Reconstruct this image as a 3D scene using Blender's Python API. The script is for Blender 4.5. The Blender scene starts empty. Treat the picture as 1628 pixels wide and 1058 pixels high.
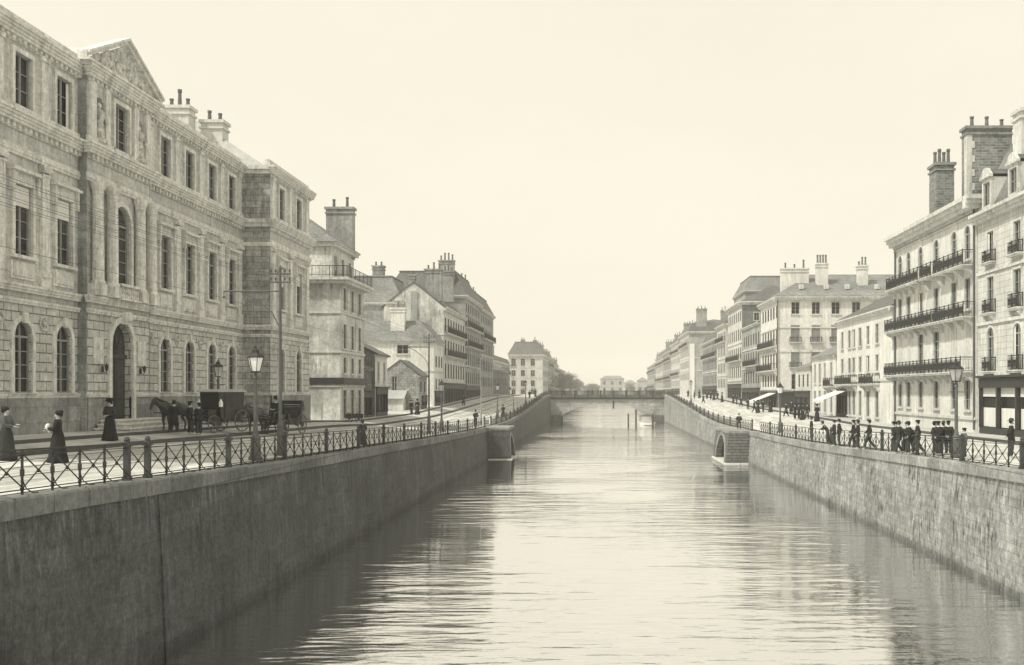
import bpy, bmesh, math, random
from mathutils import Vector, Matrix
R = random.Random(7)
C = bpy.context.scene.collection
PI = math.pi
F = 1650.0; VX = 957.0; VY = 622.0          # focal length and vanishing point in photo pixels (heights are measured from the eye, z=0)
WATER = -7.5
def yl(px, X): return F*abs(X)/abs(px-VX)

# ------------------------------------------------------------------ materials
def tone(v): k = max(0, 1-v/.75); return (v*(1-.07*k), v*(1-.005*k), v*(.95+.05*k), 1)
MATS = {}
def nodes_of(name):
    m = bpy.data.materials.new(name); m.use_nodes = True
    nt = m.node_tree; nt.nodes.clear()
    out = nt.nodes.new('ShaderNodeOutputMaterial'); b = nt.nodes.new('ShaderNodeBsdfPrincipled')
    nt.links.new(b.outputs[0], out.inputs[0])
    return m, nt, b
def N(nt, t, **k):
    n = nt.nodes.new(t)
    for a, v in k.items(): setattr(n, a, v)
    return n
def mathn(nt, op, a, b=None, clamp=False):
    n = N(nt, 'ShaderNodeMath', operation=op); n.use_clamp = clamp
    for i, x in enumerate((a, b)):
        if x is None: continue
        if isinstance(x, (int, float)): n.inputs[i].default_value = x
        else: nt.links.new(x, n.inputs[i])
    return n.outputs[0]
def noise(nt, vec, scale, detail=4, rough=.6, loc=(0,0,0), sc=(1,1,1)):
    mp = N(nt, 'ShaderNodeMapping'); mp.inputs['Scale'].default_value = sc; mp.inputs['Location'].default_value = loc
    nt.links.new(vec, mp.inputs[0])
    n = N(nt, 'ShaderNodeTexNoise'); n.inputs['Scale'].default_value = scale; n.inputs['Detail'].default_value = detail
    n.inputs['Roughness'].default_value = rough
    nt.links.new(mp.outputs[0], n.inputs['Vector']); return n.outputs[0]
def ramp01(nt, x, lo, hi, a=0.0, b=1.0):
    n = N(nt, 'ShaderNodeMapRange'); nt.links.new(x, n.inputs[0])
    for i, v in zip((1,2,3,4), (lo,hi,a,b)): n.inputs[i].default_value = v
    return n.outputs[0]
def mat(name, v, brick=None, joint=.55, big=.25, fine=.25, streak=0.0, streak_dark=.5, rough=.9, bump=.3, metal=0, spec=.3, bvar=.25, joint_w=.02, grain=.0, sscale=2.6, tide=0, drip=0, ruts=0):
    """procedural weathered surface: value v, optional courses (width, height), large stains, fine mottling, vertical run-off streaks"""
    if name in MATS: return MATS[name]
    m, nt, b = nodes_of(name)
    geo = N(nt, 'ShaderNodeNewGeometry'); pos = geo.outputs['Position']
    sep = N(nt, 'ShaderNodeSeparateXYZ'); nt.links.new(pos, sep.inputs[0])
    f = None
    def mul(x):
        nonlocal f
        f = x if f is None else mathn(nt, 'MULTIPLY', f, x)
    mul(ramp01(nt, noise(nt, pos, .35, 5, .6), .3, .7, 1-big, 1+big*.5))
    mul(ramp01(nt, noise(nt, pos, 3.2, 8, .8), .36, .64, 1-fine, 1+fine*.55))
    if grain: mul(ramp01(nt, noise(nt, pos, 9.0, 4, .8), .36, .64, 1-grain, 1+grain))
    hgt = noise(nt, pos, 9, 6, .7)
    if ruts:
        mul(ramp01(nt, noise(nt, pos, 1.0, 4, .7, sc=(2.6,.07,1)), .40, .62, 1-ruts, 1+ruts*.25)); mul(ramp01(nt, noise(nt, pos, 1.0, 5, .7, sc=(1.2,.35,1), loc=(8,2,0)), .42, .56, 1-ruts*.6, 1.05))
    if tide:
        e = mathn(nt, 'ADD', sep.outputs[2], mathn(nt, 'MULTIPLY', noise(nt, pos, 1.5, 4, .7), .5)); mul(ramp01(nt, e, -7.15, -6.75, 1-tide, 1.0))
    if drip:
        e = mathn(nt, 'ADD', sep.outputs[2], mathn(nt, 'MULTIPLY', noise(nt, pos, .35, 3, .6, loc=(1,1,1), sc=(1,1,.2)), 4.0))
        dm = mathn(nt, 'MULTIPLY', ramp01(nt, e, -2.4, -.9), ramp01(nt, noise(nt, pos, 4.5, 6, .8, sc=(1,1,.16), loc=(2,2,2)), .48, .66)); mul(mathn(nt, 'ADD', 1.0, mathn(nt, 'MULTIPLY', dm, drip)))
    if streak:
        s = noise(nt, pos, sscale, 5, .75, sc=(1,1,.12 if sscale < 4 else .22)); s2 = noise(nt, pos, .5, 3, .6, loc=(9,3,1))
        mask = mathn(nt, 'MULTIPLY', ramp01(nt, s, .50, .60), ramp01(nt, s2, .35, .6))
        mul(mathn(nt, 'SUBTRACT', 1.0, mathn(nt, 'MULTIPLY', mask, streak*streak_dark)))
        s3 = noise(nt, pos, 2.0, 4, .7, loc=(5,5,5), sc=(1,1,.1))
        mul(ramp01(nt, s3, .52, .75, 1.0, 1.0+streak*.6))
    if brick:
        cmb = N(nt, 'ShaderNodeCombineXYZ')
        nt.links.new(mathn(nt, 'ADD', sep.outputs[0], sep.outputs[1]), cmb.inputs[0]); nt.links.new(sep.outputs[2], cmb.inputs[1])
        t = N(nt, 'ShaderNodeTexBrick'); nt.links.new(cmb.outputs[0], t.inputs['Vector'])
        t.inputs['Scale'].default_value = 1; t.inputs['Brick Width'].default_value = brick[0]; t.inputs['Row Height'].default_value = brick[1]
        t.inputs['Mortar Size'].default_value = joint_w; t.inputs['Mortar Smooth'].default_value = .3
        t.inputs['Color1'].default_value = (1-bvar,)*3+(1,); t.inputs['Color2'].default_value = (1+bvar*.3,)*3+(1,); t.inputs['Mortar'].default_value = (joint,)*3+(1,)
        bw = N(nt, 'ShaderNodeRGBToBW'); nt.links.new(t.outputs['Color'], bw.inputs[0]); mul(bw.outputs[0])
        hgt = mathn(nt, 'SUBTRACT', mathn(nt, 'MULTIPLY', hgt, .4), t.outputs['Fac'])
    mx = N(nt, 'ShaderNodeMix', data_type='RGBA', blend_type='MULTIPLY'); mx.inputs[0].default_value = 1
    mx.inputs[6].default_value = tone(v)
    cc = N(nt, 'ShaderNodeCombineColor')
    for i in range(3): nt.links.new(f, cc.inputs[i])
    nt.links.new(cc.outputs[0], mx.inputs[7]); nt.links.new(mx.outputs[2], b.inputs['Base Color'])
    b.inputs['Roughness'].default_value = rough; b.inputs['Metallic'].default_value = metal; b.inputs['Specular IOR Level'].default_value = spec
    if bump:
        bp = N(nt, 'ShaderNodeBump'); bp.inputs['Strength'].default_value = bump; bp.inputs['Distance'].default_value = .03
        nt.links.new(hgt, bp.inputs['Height']); nt.links.new(bp.outputs[0], b.inputs['Normal'])
    MATS[name] = m; return m

M_ash   = mat('ashlar_grey', .60, brick=(1.1,.42), joint=.28, streak=.5, streak_dark=.5, big=.14, fine=.28, grain=.12, joint_w=.03, bvar=.18)
M_ash2  = mat('dressed_stone_grey', .56, brick=(1.6,.5), joint=.75, streak=.5, streak_dark=.5, big=.14, fine=.28, grain=.12, bvar=.12)
M_plinth= mat('plinth_stone', .330, brick=(1.6,.7), joint=.7, streak=.6, big=.4, fine=.35, grain=.1)
M_trim  = mat('moulding_stone', .70, streak=.6, streak_dark=.6, big=.12, fine=.28, grain=.12)
M_light = mat('pale_plaster', .68, big=.18, fine=.15, streak=.5, streak_dark=.45, bump=.15, grain=.06)
M_plast = mat('weathered_plaster', .62, big=.45, fine=.3, streak=.7, streak_dark=.6, bump=.2, grain=.08)
M_mid   = mat('grey_render', .36, big=.3, fine=.25, streak=.6, bump=.2, grain=.08)
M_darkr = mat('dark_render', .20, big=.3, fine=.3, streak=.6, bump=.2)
M_lash  = mat('pale_ashlar', .62, brick=(1.2,.38), joint=.62, big=.15, fine=.15, streak=.5, bvar=.08, grain=.05)
M_brick = mat('dark_brick', .27, brick=(.5,.2), joint=1.35, big=.25, fine=.35, bvar=.35)
M_ltrim = mat('pale_stone_trim', .62, big=.15, fine=.2, streak=.6, streak_dark=.6)
M_slate = mat('slate_roof', .15, brick=(.3,.16), joint=.6, big=.3, fine=.3, bvar=.35, rough=.6)
M_slate2= mat('weathered_slate', .26, brick=(.3,.16), joint=.7, big=.35, fine=.3, bvar=.3, rough=.6)
M_zinc  = mat('zinc_roof', .42, big=.2, fine=.2, rough=.5)
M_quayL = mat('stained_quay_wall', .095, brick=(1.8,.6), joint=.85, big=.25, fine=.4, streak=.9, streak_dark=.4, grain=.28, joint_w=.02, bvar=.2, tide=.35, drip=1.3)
M_quayR = mat('pale_quay_wall', .33, brick=(.95,.33), joint=.72, big=.25, fine=.45, streak=1.0, streak_dark=.8, sscale=5.5, tide=.5, grain=.15, bvar=.22)
M_cope  = mat('coping_stone', .33, brick=(1.6,3), joint=.5, big=.3, fine=.4, streak=.5)
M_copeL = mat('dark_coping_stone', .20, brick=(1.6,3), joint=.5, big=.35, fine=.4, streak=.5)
M_road  = mat('road_dust', .60, big=.12, fine=.16, bump=.3, grain=.08, ruts=.32)
M_pave  = mat('pavement_stone', .52, brick=(1.0,5), joint=.8, big=.2, fine=.2)
M_kerb  = mat('kerb_stone', .10, big=.25, fine=.3)
M_iron  = mat('painted_iron', .035, big=.2, fine=.3, rough=.6, bump=.1)
M_ironl = mat('weathered_iron', .12, big=.2, fine=.3, rough=.6, bump=.1)
M_wood  = mat('dark_timber', .06, big=.3, fine=.3, rough=.7)
M_shut  = mat('painted_shutter', .30, big=.2, fine=.2)
M_frame = mat('window_joinery', .33, big=.2, fine=.2, bump=0)
M_shop  = mat('shopfront_joinery', .045, big=.2, fine=.3, rough=.5)
M_blind = mat('white_blind_cloth', .72, big=.1, fine=.08, bump=.05)
M_awn   = mat('awning_canvas', .75, big=.12, fine=.1, bump=.1)
M_cloth = mat('black_wool_cloth', .022, big=.2, fine=.3, bump=.2)
M_cloth2= mat('charcoal_cloth', .045, big=.2, fine=.3, bump=.2)
M_cloth3= mat('grey_cloth', .12, big=.2, fine=.3, bump=.2)
M_white = mat('white_linen', .75, big=.1, fine=.1)
M_skin  = mat('skin', .42, big=.05, fine=.08, bump=0, rough=.6)
M_hair  = mat('dark_hair', .03, big=.2, fine=.3)
M_horse = mat('dark_bay_coat', .05, big=.3, fine=.25, rough=.5)
M_lacq  = mat('carriage_lacquer', .025, big=.2, fine=.2, rough=.3, bump=.05, spec=.5)
M_roofc = mat('carriage_roof_leather', .45, big=.2, fine=.2, rough=.5)
M_clay  = mat('chimney_pot_clay', .16, big=.2, fine=.3)
M_chim  = mat('chimney_render', .33, big=.35, fine=.35, streak=.7)
M_leaf  = mat('foliage', .08, big=.4, fine=.4, bump=0)
M_bark  = mat('bark', .09, big=.3, fine=.3)
M_sculpt= mat('carved_stone', .62, big=.2, fine=.5, bump=.6, grain=.25)
def glass(name, v, rough):
    m, nt, b = nodes_of(name)
    b.inputs['Base Color'].default_value = tone(v); b.inputs['Roughness'].default_value = rough; b.inputs['Specular IOR Level'].default_value = .22
    geo = N(nt, 'ShaderNodeNewGeometry')
    n = noise(nt, geo.outputs['Position'], 1.3, 3, .6)
    bp = N(nt, 'ShaderNodeBump'); bp.inputs['Strength'].default_value = .1; bp.inputs['Distance'].default_value = .05
    nt.links.new(n, bp.inputs['Height']); nt.links.new(bp.outputs[0], b.inputs['Normal'])
    cr = ramp01(nt, noise(nt, geo.outputs['Position'], .45, 2, .5, loc=(3,7,2)), .4, .65, v*.6, v*1.8)
    cc = N(nt, 'ShaderNodeCombineColor')
    for i in range(3): nt.links.new(cr, cc.inputs[i])
    nt.links.new(cc.outputs[0], b.inputs['Base Color']); MATS[name] = m
    return m
M_glass = glass('window_glass', .03, .12)
M_fglass = glass('far_window_glass', .035, .6); M_fglass.node_tree.nodes['Principled BSDF'].inputs['Specular IOR Level'].default_value = 0
M_lglass = glass('lantern_glass', .55, .2)

# ------------------------------------------------------------------ mesh builder
class MB:
    def __init__(s, T=None): s.v = []; s.f = []; s.T = T
    def add(s, vs, fs):
        o = len(s.v)
        s.v += [tuple(s.T(*p)) if s.T else tuple(p) for p in vs]
        s.f += [tuple(o+i for i in f) for f in fs]
    def box(s, a0, a1, b0, b1, c0, c1):
        vs = [(a, b, c) for c in (c0, c1) for b in (b0, b1) for a in (a0, a1)]
        s.add(vs, [(0,2,3,1),(4,5,7,6),(0,1,5,4),(2,6,7,3),(0,4,6,2),(1,3,7,5)])
    def quad(s, *ps): s.add(ps, [tuple(range(len(ps)))])
    def prism(s, poly, lo, hi, fn):
        """poly: 2D points; fn(p, t) -> 3D"""
        n = len(poly); vs = [fn(p, lo) for p in poly]+[fn(p, hi) for p in poly]
        s.add(vs, [tuple(range(n)), tuple(range(2*n-1, n-1, -1))]+[(i, (i+1)%n, n+(i+1)%n, n+i) for i in range(n)])
    def tube(s, pts, r, n=6, closed=False):
        pts = [Vector(p) for p in pts]; k = len(pts); rings = []
        for i, p in enumerate(pts):
            a = pts[(i-1) % k] if closed or i else p; b = pts[(i+1) % k] if closed or i < k-1 else p
            d = (b-a).normalized(); up = Vector((0,0,1)) if abs(d.z) < .9 else Vector((0,1,0))
            x = d.cross(up).normalized(); y = x.cross(d)
            rr = r[i] if isinstance(r, (list, tuple)) else r
            rings.append([tuple(p+(x*math.cos(2*PI*j/n)+y*math.sin(2*PI*j/n))*rr) for j in range(n)])
        fs = []
        for i in range(k if closed else k-1):
            for j in range(n):
                a = i*n; b = ((i+1) % k)*n
                fs.append((a+j, a+(j+1)%n, b+(j+1)%n, b+j))
        if not closed: fs += [tuple(range(n-1,-1,-1)), tuple(range((k-1)*n, k*n))]
        s.add([p for r_ in rings for p in r_], fs)
    def bar(s, a, b, w, h=None): s.tube([a, b], w/2*1.2, 4)
    def lathe(s, prof, c=(0,0,0), n=12, sx=1, sy=1, fn=None):
        vs = []
        for r, z in prof:
            for j in range(n):
                a = 2*PI*j/n; k = fn(a, z) if fn else 1
                vs.append((c[0]+r*k*math.cos(a)*sx, c[1]+r*k*math.sin(a)*sy, c[2]+z))
        fs = [(i*n+j, i*n+(j+1)%n, (i+1)*n+(j+1)%n, (i+1)*n+j) for i in range(len(prof)-1) for j in range(n)]
        fs += [tuple(range(n-1,-1,-1)), tuple(range((len(prof)-1)*n, len(prof)*n))]
        s.add(vs, fs)
    def blob(s, c, r, n=8, sx=1, sy=1, sz=1):
        s.lathe([(max(.001, math.sin(PI*i/n))*r, -math.cos(PI*i/n)*r*sz) for i in range(n+1)], c, n+2, sx, sy)
    def mesh(s, name, m, base=(0,0,0), smooth=False):
        me = bpy.data.meshes.new(name)
        me.from_pydata([(p[0]-base[0], p[1]-base[1], p[2]-base[2]) for p in s.v], [], s.f)
        bm = bmesh.new(); bm.from_mesh(me); bmesh.ops.recalc_face_normals(bm, faces=bm.faces); bm.to_mesh(me); bm.free()
        if isinstance(m, (list, tuple)):
            for x in m: me.materials.append(x)
        else: me.materials.append(m)
        if smooth:
            for p in me.polygons: p.use_smooth = True
        return me
    def build(s, name, m, parent=None, smooth=False, base=None):
        b = base if base is not None else (tuple(parent.get('_o', (0,0,0))) if parent else (0,0,0))
        o = bpy.data.objects.new(name, s.mesh(name, m, b, smooth)); C.objects.link(o)
        if parent: o.parent = parent
        return o
def obj(name, me, parent=None, loc=(0,0,0), rz=0):
    o = bpy.data.objects.new(name, me); C.objects.link(o); o.location = loc; o.rotation_euler.z = rz
    if parent: o.parent = parent
    return o
def tag(o, label=None, cat=None, group=None, kind=None):
    if label: o['label'] = label
    if cat: o['category'] = cat
    if group: o['group'] = group
    if kind: o['kind'] = kind
    return o
def thing(name, label, cat, loc=(0,0,0), rz=0, group=None):
    o = bpy.data.objects.new(name, None); C.objects.link(o); o.location = loc; o.rotation_euler.z = rz
    o.empty_display_size = .2
    return tag(o, label, cat, group)
def wthing(name, label, cat, loc, group=None):
    """a thing whose part meshes are authored in world coordinates"""
    o = thing(name, label, cat, loc, 0, group); o['_o'] = tuple(float(x) for x in loc); return o
def struct(o): o['kind'] = 'structure'; return o

# ------------------------------------------------------------------ terrain profiles (height below the eye, by distance)
def interp(t, pts):
    if t <= pts[0][0]: return pts[0][1]
    for (a, x), (b, y) in zip(pts, pts[1:]):
        if t <= b:
            k = (t-a)/(b-a); return x+(y-x)*k
    return pts[-1][1]
PL = [(0,2.15),(22,2.25),(30,2.5),(45,2.87),(58,3.1),(81,3.55),(100,3.85),(120,4.05),(145,4.0),(176,3.2),(205,2.1),(235,1.15),(252,1.0),(290,1.0),(340,1.6),(450,2.2),(1300,2.5)]
PLF= [(0,2.0),(40,2.1),(60,2.3),(78,2.45),(90,2.85),(119,2.8),(155,2.0),(191,1.2),(252,1.0),(290,1.0),(340,1.6),(450,2.2),(1300,2.5)]
PR = [(0,2.3),(37,2.85),(55,3.25),(73,3.72),(90,3.95),(108,4.1),(134,4.3),(152,4.0),(170,3.4),(205,2.2),(235,1.2),(252,1.0),(290,1.0),(340,1.6),(450,2.2),(1300,2.5)]
PRF= [(0,2.3),(50,2.85),(60,2.9),(90,3.0),(123,2.7),(150,2.5),(200,1.6),(252,1.0),(290,1.0),(340,1.6),(450,2.2),(1300,2.5)]
def sm(t, P): return -(interp(t-5,P)+interp(t-2.5,P)+interp(t,P)+interp(t+2.5,P)+interp(t+5,P))/5
XL, XR = -12.6, 15.2
XLF, XRF = -22.6, 25.0
def gz(x, y):
    if x < 0: t = min(1, max(0, (abs(x)-12.6)/8.5)); a, b = PL, PLF
    else: t = min(1, max(0, (x-15.2)/7.0)); a, b = PR, PRF
    return sm(y, a)*(1-t)+sm(y, b)*t
YEND = 640
ys = [-30+3*i for i in range(0, 120)]+[330+10*i for i in range(0, 32)]
ys_all = ys+[640, 700, 800, 950, 1150]
def sheet(name, cols, m, dz=0, yy=None, thick=0):
    mb = MB(); yy = yy or ys_all; n = len(cols)
    vs = [(x, y, gz(x, y)+dz) for y in yy for x in cols]
    mb.add(vs, [(i*n+j, i*n+j+1, (i+1)*n+j+1, (i+1)*n+j) for i in range(len(yy)-1) for j in range(n-1)])
    if thick:
        for c in (cols[0], cols[-1]):
            vs = [(c, y, gz(c, y)+dz-d) for y in yy for d in (0, thick)]
            mb.add(vs, [(2*i, 2*i+1, 2*i+3, 2*i+2) for i in range(len(yy)-1)])
    o = mb.build(name, m); struct(o); return o
sheet('quay_road', [-400,-120,-60,-30,-26,-24,-22,-21,-20,-19,-18,-17,-16,-15,-14,-13.2], M_road)
sheet('quay_road', [15.8,16.5,17.5,18.5,19.5,20.5,21.5,22.5,25,30,60,120,400], M_road)
g = MB(); g.add([(-400,YEND+1,-2.6),(400,YEND+1,-2.6),(400,1150,-2.6),(-400,1150,-2.6)], [(0,1,2,3)]); struct(g.build('ground', M_road))
g = MB(); g.add([(-400,-30,-8.9),(400,-30,-8.9),(400,1150,-8.9),(-400,1150,-8.9)], [(0,1,2,3)]); struct(g.build('canal_bed', M_quayL))
yk = [y for y in ys if y <= 252]
sheet('pavement', [-25.6,-24,-22.6,-21.7], M_pave, .28, yk)
sheet('kerb', [-21.7,-21.5], M_kerb, .28, yk, thick=.16)
sheet('pavement', [-21.5,-20.5,-19.7], M_pave, .14, yk)
sheet('kerb', [-19.7,-19.45], M_kerb, .14, yk, thick=.2)
sheet('pavement', [22.6,24,25.6], M_pave, .15, yk)
sheet('kerb', [22.3,22.6], M_kerb, .15, yk, thick=.2)
# tram rails set flush in the left quay road
for xr in (-15.8, -17.3, -18.6):
    sheet('tram_track', [xr-.05, xr+.05], M_iron, .006, [y for y in ys if y < 250])

# water
def water_mat():
    m, nt, b = nodes_of('canal_water')
    b.inputs['Base Color'].default_value = (.83,.83,.82,1); b.inputs['Metallic'].default_value = 1
    b.inputs['Roughness'].default_value = .0; b.inputs['IOR'].default_value = 1.7; b.inputs['Specular IOR Level'].default_value = .9
    geo = N(nt, 'ShaderNodeNewGeometry'); pos = geo.outputs['Position']
    a = noise(nt, pos, 1.0, 2, .5, sc=(.30,.95,1)); c = noise(nt, pos, 1.0, 3, .6, sc=(1.5,4.5,1), loc=(4,1,0)); d = noise(nt, pos, .05, 2, .5, loc=(2,8,0))
    amp = ramp01(nt, d, .40, .60, .22, 1.25)
    h = mathn(nt, 'MULTIPLY', mathn(nt, 'ADD', a, mathn(nt, 'MULTIPLY', c, .12)), amp)
    bp = N(nt, 'ShaderNodeBump'); bp.inputs['Strength'].default_value = 1; bp.inputs['Distance'].default_value = .12
    nt.links.new(h, bp.inputs['Height']); nt.links.new(bp.outputs[0], b.inputs['Normal'])
    return m
wm = MB(); wm.add([(-13.6,-30,WATER),(16.4,-30,WATER),(16.4,YEND+2,WATER),(-13.6,YEND+2,WATER)], [(0,1,2,3)])
struct(wm.build('canal_water', water_mat()))

# quay walls: each stretch a wall with its coping
def quay_wall(side, y0, y1, label, mw, mc):
    X = XL if side < 0 else XR; P = PL if side < 0 else PR
    yy = [y0+(y1-y0)*i/max(2, int((y1-y0)/2)) for i in range(max(2, int((y1-y0)/2))+1)]
    o = wthing('quay_wall', label, 'quay wall', (X, (y0+y1)/2, WATER))
    mb = MB(); vs = []
    for y in yy:
        z = sm(y, P)
        vs += [(X, y, z-.45), (X-side*.25*.5, y, (z-.45+WATER)/2), (X-side*.25, y, WATER-1.3), (X+side*.9, y, WATER-1.3), (X+side*.9, y, z-.45)]
    mb.add(vs, [(i*5+j, i*5+(j+1)%5, (i+1)*5+(j+1)%5, (i+1)*5+j) for i in range(len(yy)-1) for j in range(5)]+[(0,1,2,3,4), tuple((len(yy)-1)*5+j for j in (4,3,2,1,0))])
    mb.build('wall_face', mw, o)
    mb = MB(); vs = []
    for y in yy:
        z = sm(y, P); a = X-side*.10
        vs += [(a, y, z-.448), (a, y, z-.05), (a+side*.05, y, z), (X+side*.72, y, z), (X+side*.72, y, z-.448)]
    mb.add(vs, [(i*5+j, i*5+(j+1)%5, (i+1)*5+(j+1)%5, (i+1)*5+j) for i in range(len(yy)-1) for j in range(5)]+[(0,1,2,3,4), tuple((len(yy)-1)*5+j for j in (4,3,2,1,0))])
    mb.build('coping', mc, o)
    return o
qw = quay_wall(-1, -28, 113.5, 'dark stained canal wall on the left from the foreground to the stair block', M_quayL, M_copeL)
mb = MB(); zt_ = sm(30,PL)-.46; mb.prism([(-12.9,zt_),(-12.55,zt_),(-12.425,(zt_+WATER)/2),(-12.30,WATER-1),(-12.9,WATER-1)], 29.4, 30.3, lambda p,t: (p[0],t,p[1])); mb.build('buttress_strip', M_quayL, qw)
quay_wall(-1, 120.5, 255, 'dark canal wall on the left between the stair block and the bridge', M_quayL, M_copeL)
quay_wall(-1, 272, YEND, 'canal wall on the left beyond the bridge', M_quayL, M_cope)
quay_wall(1, -28, 106.5, 'pale streaked masonry canal wall on the right nearest the camera', M_quayR, M_cope)
quay_wall(1, 118.6, 255, 'pale masonry canal wall on the right between the stair block and the bridge', M_quayR, M_cope)
quay_wall(1, 272, YEND, 'canal wall on the right beyond the bridge', M_quayR, M_cope)
w = MB(); w.box(-13.5,16.1,YEND,YEND+1,-9,-2.5); o = w.build('canal_end_wall', M_quayR); tag(o, 'low stone wall closing the far end of the canal', 'wall')

# stair blocks projecting into the canal, an arched passage through each, steps behind
def stair_block(side, y0, y1, xo, label, m, mc, hl, hr, ah):
    X = XL if side < 0 else XR; P = PL if side < 0 else PR
    zt = sm((y0+y1)/2, P)+.02
    o = wthing('stair_block', label, 'landing stair', (X, (y0+y1)/2, WATER))
    bat = .28                      # batter of the canal face
    zs = WATER+.25; hole_l, hole_r = y0+hl, y0+hr
    mb = MB()
    def P3(y, z, d=0):             # a point on the battered canal face, d metres back
        k = (zt-.4-z)/(zt-.4-WATER)
        return (xo-side*bat*k+side*d, y, z)
    # canal face split round the arch
    n = 14; arc = [((hole_l+hole_r)/2-(hole_r-hole_l)/2*math.cos(PI*i/n), zs+ah*math.sin(PI*i/n)) for i in range(n+1)]
    zlo, zhi = WATER-1.2, zt-.4
    for d in (0, .6):
        mb.quad(P3(y0,zlo,d), P3(hole_l,zlo,d), P3(hole_l,zs,d), P3(hole_l,zhi,d), P3(y0,zhi,d))
        mb.quad(P3(hole_r,zlo,d), P3(y1,zlo,d), P3(y1,zhi,d), P3(hole_r,zhi,d), P3(hole_r,zs,d))
        for a, b in zip(arc, arc[1:]): mb.quad(P3(a[0],a[1],d), P3(b[0],b[1],d), P3(b[0],zhi,d), P3(a[0],zhi,d))
    out = [(hole_l,zlo)]+arc+[(hole_r,zlo)]
    for a, b in zip(out, out[1:]): mb.quad(P3(a[0],a[1],0), P3(b[0],b[1],0), P3(b[0],b[1],.6), P3(a[0],a[1],.6))
    # near side, far side, top of the block; the inside of the passage is a dark chamber with steps
    for y in (y0, y1):
        mb.quad(P3(y,zlo), P3(y,zhi), (X+side*.3,y,zhi), (X+side*.3,y,zlo))
    mb.quad(P3(y0,zhi), P3(y1,zhi), (X+side*.3,y1,zhi), (X+side*.3,y0,zhi))
    mb.box(min(X+side*.3,X+side*1.2), max(X+side*.3,X+side*1.2), y0, y1, zlo, zhi-.01)
    mb.build('masonry', m, o)
    s = MB()
    for i in range(8): s.box(min(xo+side*.7, X+side*.29), max(xo+side*.7, X+side*.29), hole_r-2.4+i*.28, y1-.05, zlo, WATER+.15+i*.3)
    s.build('steps', mc, o)
    c = MB(); c.box(min(xo-side*.12, X+side*.7), max(xo-side*.12, X+side*.7), y0-.1, y1+.1, zt-.22, zt); c.box(min(xo+side*.02, X+side*.6), max(xo+side*.02, X+side*.6), y0+.03, y1-.03, zt-.4, zt-.221); c.build('coping', mc, o)
    f = MB(); f.box(min(xo-side*.45, X), max(xo-side*.45, X), y0-.22, y1, WATER-.3, WATER+.09); f.build('footing', M_ltrim, o)
    a = MB()
    for a0, b0 in zip(arc, arc[1:]):
        cy = (hole_l+hole_r)/2
        f2 = lambda p: (cy+(p[0]-cy)*1.2, zs+(p[1]-zs)*1.17)
        q = f2(a0); r = f2(b0)
        a.add([P3(a0[0],a0[1],-.05),P3(b0[0],b0[1],-.05),P3(r[0],r[1],-.05),P3(q[0],q[1],-.05),P3(a0[0],a0[1],.1),P3(b0[0],b0[1],.1),P3(r[0],r[1],.1),P3(q[0],q[1],.1)], [(0,1,2,3),(0,1,5,4),(3,2,6,7)])
    a.build('arch_ring', M_cope, o)
    return o
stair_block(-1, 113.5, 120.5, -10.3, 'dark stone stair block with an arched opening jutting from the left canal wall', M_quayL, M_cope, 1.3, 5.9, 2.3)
M_steps = mat('coursed_dark_stone', .17, brick=(1.7,.3), joint=.35, big=.3, fine=.4, joint_w=.05)
stair_block(1, 106.5, 118.6, 13.0, 'stone stair block with an arched opening jutting from the right canal wall', M_steps, M_cope, 1.9, 9.6, 2.5)

# ------------------------------------------------------------------ railings on the copings
def slope_obj(o, y, P, dy=3.2):
    o.rotation_euler.x = math.atan2(sm(y+dy, P)-sm(y-dy, P), 2*dy)
def xpanel(L, H=1.0):
    """one bay: saltire cross with a collar, local y along the rail"""
    mb = MB(); mb.tube([(0,0,.13),(0,L,H-.12)], .017, 5); mb.tube([(0.03,0,H-.12),(0.03,L,.13)], .017, 5)
    mb.blob((.015,L/2,H/2), .045, 5); return mb
bayL = 1.28
me_cross = xpanel(bayL).mesh('cross_brace', M_iron)
mb = MB(); mb.box(-.022,.022,-.022,.022,0,1.0); mb.box(-.035,.035,-.035,.035,.42,.58); mb.box(-.032,.032,-.032,.032,.1,.17); me_up = mb.mesh('upright', M_iron)
def stay_mesh(side):
    mb = MB(); pts = [(0,0,.42)]+[(-side*.34*math.sin(t*PI/2*.999), .0, .42-.36*(1-math.cos(t*PI/2))) for t in (.25,.5,.75,1)]
    pts = [(0,0,.45),(-side*.02,0,.3),(-side*.1,0,.13),(-side*.24,0,.05),(-side*.36,0,.06)]
    mb.tube(pts, .016, 5); return mb.mesh('curved_stay', M_iron)
mb = MB(); mb.box(-.10,.10,-.10,.10,0,.12); mb.box(-.075,.075,-.075,.075,.12,.95); mb.box(-.11,.11,-.11,.11,.95,1.05); mb.lathe([(.09,1.05),(.07,1.09),(.09,1.13),(.05,1.2),(.0,1.22)], n=8); me_post = mb.mesh('post', mat('post_iron', .06, big=.2, fine=.3, rough=.7))
def panel_mesh(n, L, side):
    mb = MB()
    for i in range(n):
        y = i*L
        mb.tube([(0,y,.13),(0,y+L,.88)], .018, 4); mb.tube([(0,y,.88),(0,y+L,.13)], .018, 4)
        if i: mb.box(-.022,.022,y-.022,y+.022,0,1.0)
    for z in (.1,1.0): mb.tube([(0,0,z),(0,n*L,z)], .022, 4)
    return mb.mesh('cross_panel', M_iron)
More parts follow.
